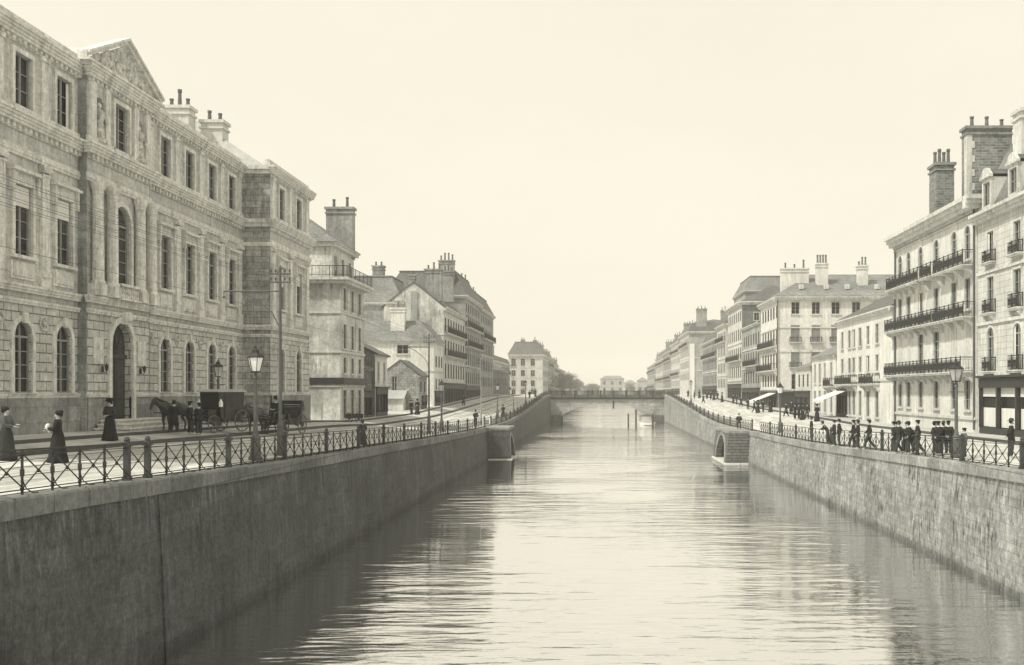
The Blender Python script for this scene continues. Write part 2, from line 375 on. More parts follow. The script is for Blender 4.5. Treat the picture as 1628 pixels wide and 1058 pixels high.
def railing(side, segs, X, P, label, detail):
    """segs: list of (y_start, n_bays)"""
    o = thing('iron_railing', label, 'railing', (0,0,0))
    stay = stay_mesh(side); pm = {}
    for (y0, n) in segs:
        p = obj('post', me_post, o, (X, y0, sm(y0,P)-.02))
        if detail:
            for i in range(n):
                y = y0+i*bayL; c = obj('cross_brace', me_cross, o, (X, y, sm(y,P))); c.rotation_euler.x = math.atan2(sm(y+bayL,P)-sm(y,P), bayL)
                if i:
                    obj('upright', me_up, o, (X, y, sm(y,P)-.01)); obj('curved_stay', stay, o, (X, y, sm(y,P)))
            for z, nm, r in ((1.0,'top_rail',.024),(.11,'bottom_rail',.016),(.88,'middle_rail',.012)):
                mb = MB(); mb.tube([(X,y,sm(y,P)+z) for y in [y0+i*bayL for i in range(n+1)]], r, 6); mb.build(nm, M_iron, o)
        else:
            if n not in pm: pm[n] = panel_mesh(n, bayL, side)
            c = obj('cross_panel', pm[n], o, (X, y0, sm(y0,P))); c.rotation_euler.x = math.atan2(sm(y0+n*bayL,P)-sm(y0,P), n*bayL)
    return o
s5 = 5*bayL
segN = [(29.5-1.2-s5-s5, 5), (29.5-1.2-s5, 5), (28.3, 1)]+[(29.5+.08+i*s5, 5) for i in range(5)]
railing(-1, segN, -12.95, PL, 'iron cross braced railing on the left quay edge nearest the camera', True)
railing(-1, [(29.58+5*s5+i*s5, 5) for i in range(8)] + [(114.2, 4)], -12.95, PL, 'iron railing on the left quay edge before the stair block', False)
railing(-1, [(121+i*s5, 5) for i in range(20)], -12.95, PL, 'iron railing on the left quay edge between stair block and bridge', False)
railing(1, [(25.6+i*s5, 5) for i in range(7)], 15.55, PR, 'iron cross braced railing on the right quay edge nearest the camera', True)
railing(1, [(25.6+7*s5+i*s5, 5) for i in range(5)] + [(107.4, 8)], 15.55, PR, 'iron railing on the right quay edge before the stair block', False)
railing(1, [(119.5+i*s5, 5) for i in range(20)], 15.55, PR, 'iron railing on the right quay edge between stair block and bridge', False)
# ------------------------------------------------------------------ facades and windows
def front(X, s):   # u along the street, d outward (towards the canal)
    return lambda u, d, z: (X+s*d, u, z)
def nearside(Y):   # u across, d outward (towards the camera)
    return lambda u, d, z: (u, Y-d, z)
def farside(Y):
    return lambda u, d, z: (u, Y+d, z)
def arch_pts(ua, ub, zb, n=8):
    r = (ub-ua)/2; c = (ua+ub)/2
    return [(c-r*math.cos(PI*i/n), zb-r+r*math.sin(PI*i/n)) for i in range(n+1)]
def wall_holes(mb, u0, u1, z0, z1, holes, d=0, reveal=.3):
    us = sorted({u0, u1}|{h[0] for h in holes}|{h[1] for h in holes}); zs = sorted({z0, z1}|{h[2] for h in holes}|{h[3] for h in holes})
    us = [u for u in us if u0 <= u <= u1]; zs = [z for z in zs if z0 <= z <= z1]
    for a, b in zip(us, us[1:]):
        run = None
        for c, e in zip(zs, zs[1:]):
            cu, cz = (a+b)/2, (c+e)/2
            hole = any(h[0] < cu < h[1] and h[2] < cz < h[3] for h in holes)
            if hole:
                if run is not None: mb.quad((a,d,run),(b,d,run),(b,d,c),(a,d,c)); run = None
            elif run is None: run = c
        if run is not None: mb.quad((a,d,run),(b,d,run),(b,d,z1),(a,d,z1))
    for h in holes:
        ua, ub, za, zb = h[:4]; arch = len(h) > 4 and h[4]
        if arch:
            pts = arch_pts(ua, ub, zb)
            for p, q in zip(pts, pts[1:]): mb.quad((p[0],d,p[1]),(q[0],d,q[1]),(q[0],d,zb),(p[0],d,zb))
            out = [(ua,za)]+pts+[(ub,za)]
        else: out = [(ua,za),(ua,zb),(ub,zb),(ub,za)]
        for p, q in zip(out, out[1:]+out[:1]): mb.quad((p[0],d,p[1]),(q[0],d,q[1]),(q[0],d-reveal,q[1]),(p[0],d-reveal,p[1]))
WC = {}
def rng_w(k): return R.random() < k
def window_meshes(w, h, arch, kind, depth):
    key = (round(w,2), round(h,2), arch, kind, round(depth,2))
    if key in WC: return WC[key]
    f = MB(); t = .06; d0, d1 = -depth-.04, -depth+.05
    hh = h-(w/2 if arch else 0)
    bars = kind != 'far'
    if not bars: d0, d1, t = -.03, .012, .05
    f.box(-w/2,-w/2+t,d0,d1,0,hh); f.box(w/2-t,w/2,d0,d1,0,hh); f.box(-w/2+t,w/2-t,d0,d1,0,t*1.2)
    if arch:
        pts = arch_pts(-w/2, w/2, h); c = (0, hh)
        for p, q in zip(pts, pts[1:]):
            k = 1-t*2/w; a2 = (p[0]*k, hh+(p[1]-hh)*k); b2 = (q[0]*k, hh+(q[1]-hh)*k)
            f.add([(p[0],d1,p[1]),(q[0],d1,q[1]),(b2[0],d1,b2[1]),(a2[0],d1,a2[1]),(a2[0],d0,a2[1]),(b2[0],d0,b2[1])], [(0,1,2,3),(3,2,5,4)])
        f.box(-w/2+t,w/2-t,d0,d1-.01,hh-.05,hh+.04)
        if bars: f.box(-.03,.03,d0,d1-.02,hh+.04,h-t)
    else: f.box(-w/2+t,w/2-t,d0,d1,h-t,h)
    top = hh-.05 if arch else h-t
    if bars:
        f.box(-.045,.045,d0,d1-.012,t*1.2,top)
        tr = h*.72 if (not arch and h > 2.4) else None
        if tr: f.box(-w/2+t,w/2-t,d0,d1-.006,tr,tr+.09)
        n = max(1, int((top)/.75))
        for i in range(1, n+1):
            z = t+(top-t)*i/(n+1)
            if tr and abs(z-tr) < .2: continue
            for sx in (-1,1): f.box(min(sx*.045,sx*(w/2-t)),max(sx*.045,sx*(w/2-t)),d0+.02,d1-.03,z-.018,z+.018)
    p = MB(); pd = -depth-.05 if bars else -.018
    outl = ([(-w/2,0)]+arch_pts(-w/2,w/2,h)+[(w/2,0)]) if arch else [(-w/2,0),(-w/2,h),(w/2,h),(w/2,0)]
    p.add([(a,pd,b) for a, b in outl], [tuple(range(len(outl)))])
    me = (f.mesh('window', M_frame), p.mesh('pane', M_glass if bars else M_fglass))
    WC[key] = me; return me
def blind_mesh(w, h, frac, depth, m):
    mb = MB(); mb.box(-w/2+.08, w/2-.08, -depth+.06, -depth+.09, h*(1-frac), h-.05); return mb.mesh('blind', m)
def curtain_mesh(w, h, depth):
    mb = MB(); n = 8
    for sx in (-1,1):
        vs = []
        for i in range(n+1):
            x = sx*(w/2-.06-(w*.14)*i/n); dd = -depth+.062+.02*math.sin(i*2.2)
            vs += [(x,dd,.1),(x,dd,h-.1)]
        mb.add(vs, [(2*i,2*i+1,2*i+3,2*i+2) for i in range(n)])
    return mb.mesh('curtain', M_blind)
ROT = {'L': -PI/2, 'R': PI/2, 'N': PI, 'F': 0}
def add_window(parent, T, face, u, z, w, h, arch=False, kind='casement', depth=.22, fr=None, deco=None, sur=None):
    me = window_meshes(w, h, arch, kind, depth); o0 = parent.get('_o', (0,0,0)); p = T(u, 0, z)
    loc = tuple(p[i]-o0[i] for i in range(3))
    f = obj('window', me[0], parent, loc, ROT[face]); obj('pane', me[1], f)
    if sur:
        k = ('sur',w,h,arch,sur)
        if k not in WC:
            mb = MB(); surround(mb, 0, 0, w, h, arch, *sur); WC[k] = mb.mesh('surround', M_trim if parent.get('category') == 'palace' else M_ltrim)
        obj('surround', WC[k], f)
    if deco == 'blind':
        fr = R.choice([.3,.45,.6]); k = ('b',w,h,fr,depth)
        if k not in WC: WC[k] = blind_mesh(w,h,fr,depth,M_blind)
        obj('blind', WC[k], f)
    elif deco == 'curtain':
        k = ('c',w,h,depth)
        if k not in WC: WC[k] = curtain_mesh(w,h,depth)
        obj('curtain', WC[k], f)
    elif deco == 'shutters':
        k = ('s',w,h)
        if k not in WC:
            mb = MB()
            mb.box(-w/2+.02,-w/2+.06,-depth+.06,.0,.03,h-.03); mb.box(w/2-.06,w/2-.02,-depth+.06,.0,.03,h-.03); WC[k] = mb.mesh('shutter', M_shut)
        obj('shutter', WC[k], f)
    elif deco == 'closed':
        k = ('cl',w,h)
        if k not in WC:
            mb = MB()
            for sx in (-1,1):
                mb.box(min(sx*.01,sx*(w/2-.02)),max(sx*.01,sx*(w/2-.02)),-.1,-.07,.03,h-.03)
                n = int(h/.12)
                for i in range(n): mb.box(min(sx*.06,sx*(w/2-.07)),max(sx*.06,sx*(w/2-.07)),-.07,-.045,.1+i*(h-.2)/n,.1+(i+.55)*(h-.2)/n)
            WC[k] = mb.mesh('shutter', M_shut)
        obj('shutter', WC[k], f)
    return f
def surround(mb, u, z, w, h, arch=False, t=.16, d=.07, sill=True, hood=False):
    if arch:
        pts = arch_pts(u-w/2, u+w/2, z+h, 10); c = z+h-w/2
        for sx in (-1,1): mb.box(min(u+sx*w/2,u+sx*(w/2+t)), max(u+sx*w/2,u+sx*(w/2+t)), 0, d, z, c)
        k = 1+t*2/w
        for p, q in zip(pts, pts[1:]):
            P_ = (u+(p[0]-u)*k, c+(p[1]-c)*k); Q_ = (u+(q[0]-u)*k, c+(q[1]-c)*k)
            mb.add([(p[0],0,p[1]),(q[0],0,q[1]),(Q_[0],0,Q_[1]),(P_[0],0,P_[1]),(p[0],d,p[1]),(q[0],d,q[1]),(Q_[0],d,Q_[1]),(P_[0],d,P_[1])], [(4,5,6,7),(0,1,5,4),(3,2,6,7)])
    else:
        for sx in (-1,1): mb.box(min(u+sx*w/2,u+sx*(w/2+t)), max(u+sx*w/2,u+sx*(w/2+t)), 0, d, z, z+h)
        mb.box(u-w/2-t, u+w/2+t, 0, d, z+h, z+h+t)
    if sill: mb.box(u-w/2-t-.05, u+w/2+t+.05, 0, d+.1, z-.14, z)
    if hood:
        mb.box(u-w/2-t-.12, u+w/2+t+.12, 0, .10, z+h+t, z+h+t+.30)
        mb.box(u-w/2-t-.25, u+w/2+t+.25, 0, .36, z+h+t+.30, z+h+t+.42)
        mb.box(u-w/2-t-.18, u+w/2+t+.18, 0, .24, z+h+t+.42, z+h+t+.50)
        for sx in (-1,1):
            a = u+sx*(w/2+t+.02); mb.box(min(a,a+sx*.16), max(a,a+sx*.16), 0, .24, z+h-.35, z+h+t+.30)
def cornice(mb, u0, u1, z, depth, height, T=None, steps=3, returns=(0,0)):
    for i in range(steps):
        dd = depth*(.35+.65*(i+1)/steps); a = z+height*i/steps; b = z+height*(i+1)/steps
        mb.box(u0-returns[0]*dd, u1+returns[1]*dd, -.05, dd, a, b)
def iron_balcony(parent, T, u0, u1, z, dep=.8, h=1.0, ornate=True, brackets=True, mslab=None):
    b = MB(T); b.box(u0,u1,0,dep,z,z+.1); b.box(u0-.04,u1+.04,0,dep+.05,z+.1,z+.17)
    if brackets:
        n = max(2, int((u1-u0)/1.7)+1)
        for i in range(n):
            u = u0+.2+(u1-u0-.4)*i/(n-1)
            b.prism([(0,z-.02),(dep*.8,z-.02),(dep*.8,z-.15),(dep*.35,z-.3),(dep*.12,z-.6),(0,z-.6)], u-.1, u+.1, lambda p,t: (t,p[0],p[1]-0))
    o = b.build('balcony', mslab or M_ltrim, parent)
    r = MB(T)
    zt = z+.17
    runs = [((u0+.05,dep-.05),(u1-.05,dep-.05)),((u0+.05,.02),(u0+.05,dep-.05)),((u1-.05,.02),(u1-.05,dep-.05))]
    for a, c in runs:
        for zz, rr in ((zt+h-.04,.03),(zt+.06,.022),(zt+h*.82,.014)):
            r.tube([(a[0],a[1],zz),(c[0],c[1],zz)], rr, 4)
        L = math.hypot(c[0]-a[0], c[1]-a[1]); n = max(2, int(L/.16))
        for i in range(n+1):
            u = a[0]+(c[0]-a[0])*i/n; d = a[1]+(c[1]-a[1])*i/n
            if i % 6 == 0: r.box(u-.028,u+.028,d-.028,d+.028,zt,zt+h+.03)
            else: r.tube([(u,d,zt+.06),(u,d,zt+h*.82)], .011 if ornate else .012, 4)
            if ornate and i < n and L > 1:
                u2 = a[0]+(c[0]-a[0])*(i+1)/n
                r.tube([(u,d,zt+.1),((u+u2)/2+.0,d,zt+h*.4),(u,d,zt+h*.75)], .014, 4); r.tube([(u2,d,zt+.1),((u+u2)/2,d,zt+h*.45),(u2,d,zt+h*.75)], .014, 4)
                r.blob(((u+u2)/2,d,zt+h*.62), .045, 4)
    ob = r.build('balcony_railing', M_iron, parent); ob.parent = o
    ob.location = (0,0,0)
    return o
def chimney(parent, x0, x1, y0, y1, z0, z1, pots=3, m=None, along=None):
    b = MB(); b.box(x0,x1,y0,y1,z0,z1); b.box(x0-.1,x1+.1,y0-.1,y1+.1,z1-.55,z1-.4); b.box(x0-.14,x1+.14,y0-.14,y1+.14,z1-.13,z1+.08)
    o = b.build('chimney', m or M_chim, parent)
    lx, ly = x1-x0, y1-y0
    if along is None: along = 'x' if lx > ly else 'y'
    for i in range(pots):
        k = (i+.5)/pots
        x = x0+lx*k if along == 'x' else (x0+x1)/2; y = (y0+y1)/2 if along == 'x' else y0+ly*k
        hh = R.choice([.6,.8,1.0,1.25]); p = MB()
        p.lathe([(.17,0),(.15,.1),(.12,hh*.8),(.16,hh*.85),(.15,hh),(.09,hh)], (x,y,z1+.08), 8)
        q = p.build('chimney_pot', M_clay, parent); q.parent = o; q.location = (0,0,0)
    return o
def roof(parent, X, s, y0, y1, depth, z, kind, h, m, over=.35, zb=None):
    """ridge parallel to the street; X is the front plane, the house runs back to X-s*depth"""
    xf, xb = X+s*over, X-s*(depth+over); xm = X-s*depth/2
    mb = MB()
    if kind == 'gable':
        vs = [(xf,y0-.1,z),(xf,y1+.1,z),(xm,y0-.1,z+h),(xm,y1+.1,z+h),(xb,y0-.1,z),(xb,y1+.1,z)]
        mb.add(vs+[(v[0],v[1],v[2]-.16) for v in vs], [(0,1,3,2),(2,3,5,4),(6,7,9,8),(8,9,11,10),(0,2,8,6),(2,4,10,8),(1,3,9,7),(3,5,11,9),(0,1,7,6),(4,5,11,10)])
    elif kind == 'hip':
        k = min((y1-y0)/2*.95, depth/2)
        vs = [(xf,y0-over,z),(xf,y1+over,z),(xb,y1+over,z),(xb,y0-over,z),(xm,y0+k,z+h),(xm,y1-k,z+h)]
        mb.add(vs, [(0,1,5,4),(1,2,5),(2,3,4,5),(3,0,4),(0,1,2,3)])
    elif kind == 'mansard':
        a = h*.62; ins = h*.28
        def ring(i, zz, e): return [(X+s*(over-i)*1.0, y0-over*e+i*e, zz),(X+s*(over-i), y1+over*e-i*e, zz),(X-s*(depth+over-i), y1+over*e-i*e, zz),(X-s*(depth+over-i), y0-over*e+i*e, zz)]
        e = 1
        r0, r1 = ring(.2,z,e), ring(.2+ins,z+a,e)
        vs = r0+r1; k = min((y1-y0)/2*.9-ins, depth/2-ins)
        vs += [(xm,y0+k+ins,z+h),(xm,y1-k-ins,z+h)]
        mb.add(vs, [(0,1,5,4),(1,2,6,5),(2,3,7,6),(3,0,4,7),(4,5,9,8),(5,6,9),(6,7,8,9),(7,4,8),(0,1,2,3)])
    elif kind == 'frustum':
        i_ = h*.55; k2 = [(xf,y0-over,z),(xf,y1+over,z),(xb,y1+over,z),(xb,y0-over,z)]
        s_ = -s; k3 = [(xf-s*i_,y0-over+i_,z+h),(xf-s*i_,y1+over-i_,z+h),(xb+s*i_,y1+over-i_,z+h),(xb+s*i_,y0-over+i_,z+h)]
        mb.add(k2+k3, [(0,1,5,4),(1,2,6,5),(2,3,7,6),(3,0,4,7),(4,5,6,7),(0,1,2,3)])
        for p, q in zip(k3, k3[1:]+k3[:1]): mb.tube([(p[0],p[1],p[2]+.15),(q[0],q[1],q[2]+.15)], .14, 4)
    return mb.build('roof', m, parent)
def gable_end(mb, X, s, depth, y, z, h):
    mb.add([(X,y,z),(X-s*depth,y,z),(X-s*depth/2,y,z+h),(X,y+.3,z),(X-s*depth,y+.3,z),(X-s*depth/2,y+.3,z+h)], [(0,1,2),(3,4,5),(0,2,5,3),(1,2,5,4)])
def dormer(parent, X, s, u, z, w, h, depth, m, mr, pediment=True):
    T = front(X, s); b = MB(T)
    wall_holes(b, u-w/2, u+w/2, z, z+h, [(u-w/2+.2, u+w/2-.2, z+.25, z+h-.25)], 0, .18)
    for sx in (-1,1): b.quad((u+sx*w/2,0,z),(u+sx*w/2,0,z+h),(u+sx*w/2,-depth,z+h),(u+sx*w/2,-depth,z))
    b.box(u-w/2-.12,u+w/2+.12,-.1,.14,z+h,z+h+.16)
    if pediment: b.prism([(-w/2-.1,0),(w/2+.1,0),(w/4,w*.28),(0,w*.36),(-w/4,w*.28)], -.1, .1, lambda p,t: (u+p[0],t,z+h+.16+p[1]))
    o = b.build('dormer', m, parent)
    r = MB(T); r.prism([(-w/2-.1,0),(w/2+.1,0),(0,w*.3)], -depth, -.1, lambda p,t: (u+p[0],t,z+h+.162+p[1])); q = r.build('dormer_roof', mr, parent); q.parent = o; q.location = (0,0,0)
    me = window_meshes(w-.4, h-.5, False, 'casement' if abs(T(u,0,0)[1]) < 110 else 'far', .12); o0 = parent['_o']; p = T(u,0,z+.25)
    f = obj('window', me[0], o, tuple(p[i]-o0[i] for i in range(3)), ROT['L' if s > 0 else 'R'])
    return o
def building(name, label, s, X, Y0, Y1, depth, zt, m, cols=(), rows=(), rk='gable', rh=3, rm=None, side_cols=(), side_rows=(), strings=(), corn=.45, group=None,
             balcs=(), cat='building', chim=(), trim=None, shop=None, smat=None, quoin=False, zb=None, surr=True, rover=.35):
    """s=+1: left bank (front faces +x). rows: (sill, height, width, arch, deco)"""
    trim = trim or M_ltrim; rm = rm or M_slate; smat = smat or m
    zb = zb if zb is not None else min(gz(X,Y0), gz(X,Y1))-.5
    o = wthing(name, label, cat, (X, (Y0+Y1)/2, zb), group)
    face = 'L' if s > 0 else 'R'; T = front(X, s); far_ = Y0 > 120
    xb = X-s*depth
    holes = []; wins = []
    for r in rows:
        z, h, w = r[0], r[1], r[2]*1.14; arch = len(r) > 3 and r[3]; deco = r[4] if len(r) > 4 else None
        cc = r[5] if len(r) > 5 else cols
        for c in cc:
            if shop and z < shop[1]-.1 and shop[2] <= c <= shop[3]: continue
            holes.append((c-w/2, c+w/2, z, z+h, arch)); wins.append((c, z, w, h, arch, deco))
    if shop: holes.append((shop[2], shop[3], shop[0], shop[1], False))
    mb = MB(T); wall_holes(mb, Y0, Y1, zb, zt, holes, 0, .03 if far_ else .13)
    mb.T = None
    mb.quad((X,Y1,zb),(X,Y1,zt),(xb,Y1,zt),(xb,Y1,zb)); mb.quad((xb,Y0,zb),(xb,Y0,zt),(xb,Y1,zt),(xb,Y1,zb)); mb.quad((X,Y0,zt),(X,Y1,zt),(xb,Y1,zt),(xb,Y0,zt))
    if rk == 'gable': gable_end(mb, X, s, depth, Y1-.3, zt, rh)
    mb.build('wall', m, o)
    sb = MB(nearside(Y0)); sh = []
    for r in side_rows:
        z, h, w = r[:3]
        for c in side_cols: sh.append((c-w/2, c+w/2, z, z+h))
    wall_holes(sb, min(X,xb), max(X,xb), zb, zt, sh, 0, .16)
    sb.T = None
    if rk == 'gable': gable_end(sb, X, s, depth, Y0, zt, rh)
    sb.build('side_wall', smat, o)
    for (c, z, w, h, arch, deco) in wins:
        d = deco
        if isinstance(deco, (list, tuple)): d = R.choice(deco)
        add_window(o, T, face, c, z, w, h, arch, 'far' if far_ else 'casement', .0 if far_ else .08, deco=d, sur=((.13,.06,True,False) if surr and not far_ else None))
    for r in side_rows:
        for c in side_cols: add_window(o, nearside(Y0), 'N', c, r[0], r[2], r[1], False, 'casement', .10, deco=(r[3] if len(r) > 3 else None), sur=((.13,.06,True,False) if surr else None))
    tb = MB(T)
    if corn: cornice(tb, Y0-.02, Y1+.02, zt-corn, corn*1.1, corn, returns=(0,0)); tb.build('cornice', trim, o); tb = MB(T)
    for z in strings: tb.box(Y0-.02, Y1+.02, 0, .12, z, z+.2); tb.build('string_course', trim, o); tb = MB(T)
    if quoin:
        z = zb+.5; i = 0
        while z < zt-1: 
            for u, k in ((Y0, 1), (Y1, -1)): ww = .7 if i % 2 else .45; tb.box(min(u,u+k*ww), max(u,u+k*ww), 0, .05, z, z+.36)
            z += .42; i += 1
    if tb.v: tb.build('quoins', trim, o)
    ts = MB(nearside(Y0))
    if corn and rk != 'gable': cornice(ts, min(X,xb)-(.0 if s > 0 else corn*1.1), max(X,xb)+(corn*1.1 if s > 0 else 0), zt-corn, corn*1.1, corn); ts.build('cornice', trim, o); ts = MB(nearside(Y0))
    for z in strings: ts.box(min(X,xb), max(X,xb)+(0.125 if s>0 else 0), 0, .10, z+.005, z+.195); ts.build('string_course', trim, o); ts = MB(nearside(Y0))
    if rk: roof(o, X, s, Y0, Y1, depth, zt+.001, rk, rh, rm, over=rover)
    for b in balcs: iron_balcony(o, T, *b[:3], **(b[3] if len(b) > 3 else {'dep':.7}))
    for c in chim: chimney(o, *c[:6], **(c[6] if len(c) > 6 else {}))
    if shop: shopfront(o, T, shop)
    return o
def shopfront(o, T, shop, blinds=False):
    z0, z1, a, b = shop[:4]; n = shop[4] if len(shop) > 4 else max(1, int((b-a)/2.4))
    f = MB(T); fas = .65
    f.box(a,b,-.05,.16,z1-fas,z1-.02); f.box(a-.1,b+.1,-.02,.32,z1,z1+.14)
    f.box(a,b,-.08,.10,z0,z0+.55)
    for i in range(n+1): u = a+(b-a)*i/n; f.box(max(a,u-.12),min(b,u+.12),-.06,.13,z0+.55,z1-fas)
    fo = f.build('shopfront', M_shop, o)
    p = MB(T); gd = -.02 if abs(T(a,0,0)[1]) > 120 else -.18; p.quad((a,gd,z0),(b,gd,z0),(b,gd,z1),(a,gd,z1)); q = p.build('shop_window', M_glass, o); q.parent = fo; q.location = (0,0,0)
    if len(shop) > 5 and shop[5]:
        for i in range(n):
            u0, u1 = a+(b-a)*i/n+.16, a+(b-a)*(i+1)/n-.16
            zl = z1-fas; hh = zl-z0-.55
            c = MB(T)
            k = 12
            vs = []
            for j in range(k+1): u = u0+(u1-u0)*j/k; dd = -.12+.02*math.sin(j*2); vs += [(u,dd,z0+.6),(u,dd,z0+.55+hh*.50)]
            c.add(vs, [(2*j,2*j+1,2*j+3,2*j+2) for j in range(k)]); q = c.build('shop_curtain', M_blind, o); q.parent = fo; q.location = (0,0,0)
            c = MB(T); c.box(u0,u1,-.13,-.10,zl-hh*.22,zl); q = c.build('transom_panel', M_blind, o); q.parent = fo; q.location = (0,0,0)
    return fo
def awning(label, X, s, a, b, z, out=1.8, drop=.9, m=None):
    mb = MB(front(X, s)); n = 6
    for k in range(n):
        u0, u1 = a+(b-a)*k/n, a+(b-a)*(k+1)/n
        mb.add([(u0,.05,z),(u1,.05,z),(u1,out,z-drop),(u0,out,z-drop),(u0,.05,z-.04),(u1,.05,z-.04),(u1,out,z-drop-.04),(u0,out,z-drop-.04),(u0,out,z-drop-.28),(u1,out,z-drop-.28)], [(0,1,2,3),(4,5,6,7),(2,3,8,9)])
    o = mb.build('awning', m or M_awn); tag(o, label, 'awning')
    return o
# ================================================================== the palace on the left bank
GX = -24.7; AX = -24.3; PX = -22.75
pal = wthing('palace', 'long grey stone palace with pediment, arched ground floor and pilasters on the left bank', 'palace', (GX, 53, -2.6))
TG, TA, TP = front(GX,1), front(AX,1), front(PX,1)
Z0, ZPL, ZS0, ZS1, ZE0, ZC1, ZT, ZTC = -2.8, -.3, 3.7, 4.5, 9.95, 11.75, 14.88, 15.45
wing_r = [58.6, 62.05, 65.6, 69.1]; wing_l = [33.7, 37.2, 40.7, 44.2, 47.55]; pavc = [73.6, 77.7]
gf = lambda c: (c-.68, c+.68, -.1, 3.0, True)
ff = lambda c: (c-.68, c+.68, 5.75, 8.75)
af = lambda c: (c-.66, c+.66, 12.05, 14.3)
def pal_wall(T, u0, u1, cols, face):
    hs = [f(c) for c in cols for f in (gf, ff, af)]
    a = MB(T); wall_holes(a, u0, u1, ZPL, ZS0, [h for h in hs if h[3] < 4], 0, .16); a.build('ground_floor_wall', M_ash, pal)
    a = MB(T); wall_holes(a, u0, u1, ZS0, ZTC, [h for h in hs if h[3] > 4], 0, .16); a.build('upper_wall', M_ash2, pal)
    a = MB(T); wall_holes(a, u0, u1, Z0, ZPL, [], .10); a.quad((u0,.10,ZPL),(u1,.10,ZPL),(u1,0,ZPL),(u0,0,ZPL)); a.build('plinth', M_plinth, pal)
    for c in cols:
        add_window(pal, T, face, c, -.1, 1.36, 3.1, True, 'casement', .12, sur=(.24,.09,False,False))
        add_window(pal, T, face, c, 5.75, 1.36, 3.0, False, 'casement', .12, deco=R.choice([None,None,'blind']), sur=(.2,.12,True,True))
        add_window(pal, T, face, c, 12.05, 1.32, 2.25, False, 'casement', .12, deco=R.choice([None,None,'curtain']), sur=(.2,.1,True,False))
pal_wall(TG, 30, 49.0, wing_l, 'L'); pal_wall(TG, 55.7, 71.2, wing_r, 'L'); pal_wall(TP, 71.2, 80.7, pavc, 'L')
# avant-corps
dc = 52.4
hs = [(dc-1.15, dc+1.15, -1.55, 3.45, True), (dc-.95, dc+.95, 5.3, 9.3, True), (dc-.75, dc+.75, 12.0, 14.35), (49.75,50.65,12.1,14.2,True), (54.05,54.95,12.1,14.2,True)]
a = MB(TA); wall_holes(a, 49, 55.7, ZPL, ZS0, hs[:1], 0, .34); a.build('ground_floor_wall', M_ash, pal)
a = MB(TA); wall_holes(a, 49, 55.7, ZS0, ZTC, hs[1:], 0, .3)
for nc in (50.2, 54.5): a.quad((nc-.45,-.29,12.1),(nc+.45,-.29,12.1),(nc+.45,-.29,14.2),(nc-.45,-.29,14.2))
a.build('upper_wall', M_ash2, pal)
M_shade_soot = mat('shaded_sooty_ashlar', .33, brick=(1.1,.42), joint=.75, streak=.7, big=.3, fine=.35, grain=.12); M_shade_soot2 = mat('shaded_sooty_moulding', .24, big=.3, fine=.35, streak=.5)  # shade of the returns is put into the stone colour, along with soot
for y in (49.0, 55.7): a = MB(); a.box(GX-.1,AX-.002,y-(.1 if y < 50 else -.001),y+(-.001 if y < 50 else .1),Z0,ZTC); a.build('corner_return', M_shade_soot, pal)
a = MB(TA); wall_holes(a, 49, 55.7, Z0, ZPL, [(dc-1.15,dc+1.15,-1.55,ZPL)], .02, .1); a.build('plinth', M_plinth, pal)
add_window(pal, TA, 'L', dc, 5.3, 1.9, 4.0, True, 'casement', .15); add_window(pal, TA, 'L', dc, 12.0, 1.5, 2.35, False, 'casement', .15)
# door: tall panelled leaves, transom and fanlight
d = MB(TA); d.quad((dc-1.15,-.32,-1.55),(dc+1.15,-.32,-1.55),(dc+1.15,-.32,3.45),(dc-1.15,-.32,3.45))
for sx in (-1,1):
    for z0_, z1_ in ((-1.3,-.5),(-.35,.6),(.75,1.45)): d.box(min(dc+sx*.15,dc+sx*.95), max(dc+sx*.15,dc+sx*.95), -.31,-.26, z0_, z1_)
d.box(dc-.05,dc+.05,-.31,-.24,-1.55,1.7); d.box(dc-1.15,dc+1.15,-.31,-.2,1.65,1.85)
for an in (45,90,135): d.tube([(dc,-.27,1.85),(dc+1.1*math.cos(math.radians(an)),-.27,2.2+1.1*math.sin(math.radians(an)))], .04, 4)
door = d.build('door', M_wood, pal)
# pavilion return wall (faces the camera) and end wall
a = MB(nearside(71.2)); a.quad((GX-.1,0,Z0),(PX,0,Z0),(PX,0,ZTC),(GX-.1,0,ZTC)); a.build('return_wall', mat('grey_return_ashlar', .44, brick=(1.1,.42), joint=.4, streak=.8, big=.35, fine=.4, grain=.12), pal)
a = MB(); a.quad((PX,80.7,Z0),(PX,80.7,ZTC),(PX-16,80.7,ZTC),(PX-16,80.7,Z0)); a.quad((GX,30,Z0),(GX,30,ZTC),(PX-16,30,ZTC),(PX-16,30,Z0)); a.quad((PX-16,30,Z0),(PX-16,80.7,Z0),(PX-16,80.7,ZTC),(PX-16,30,ZTC)); a.build('rear_walls', M_ash2, pal)
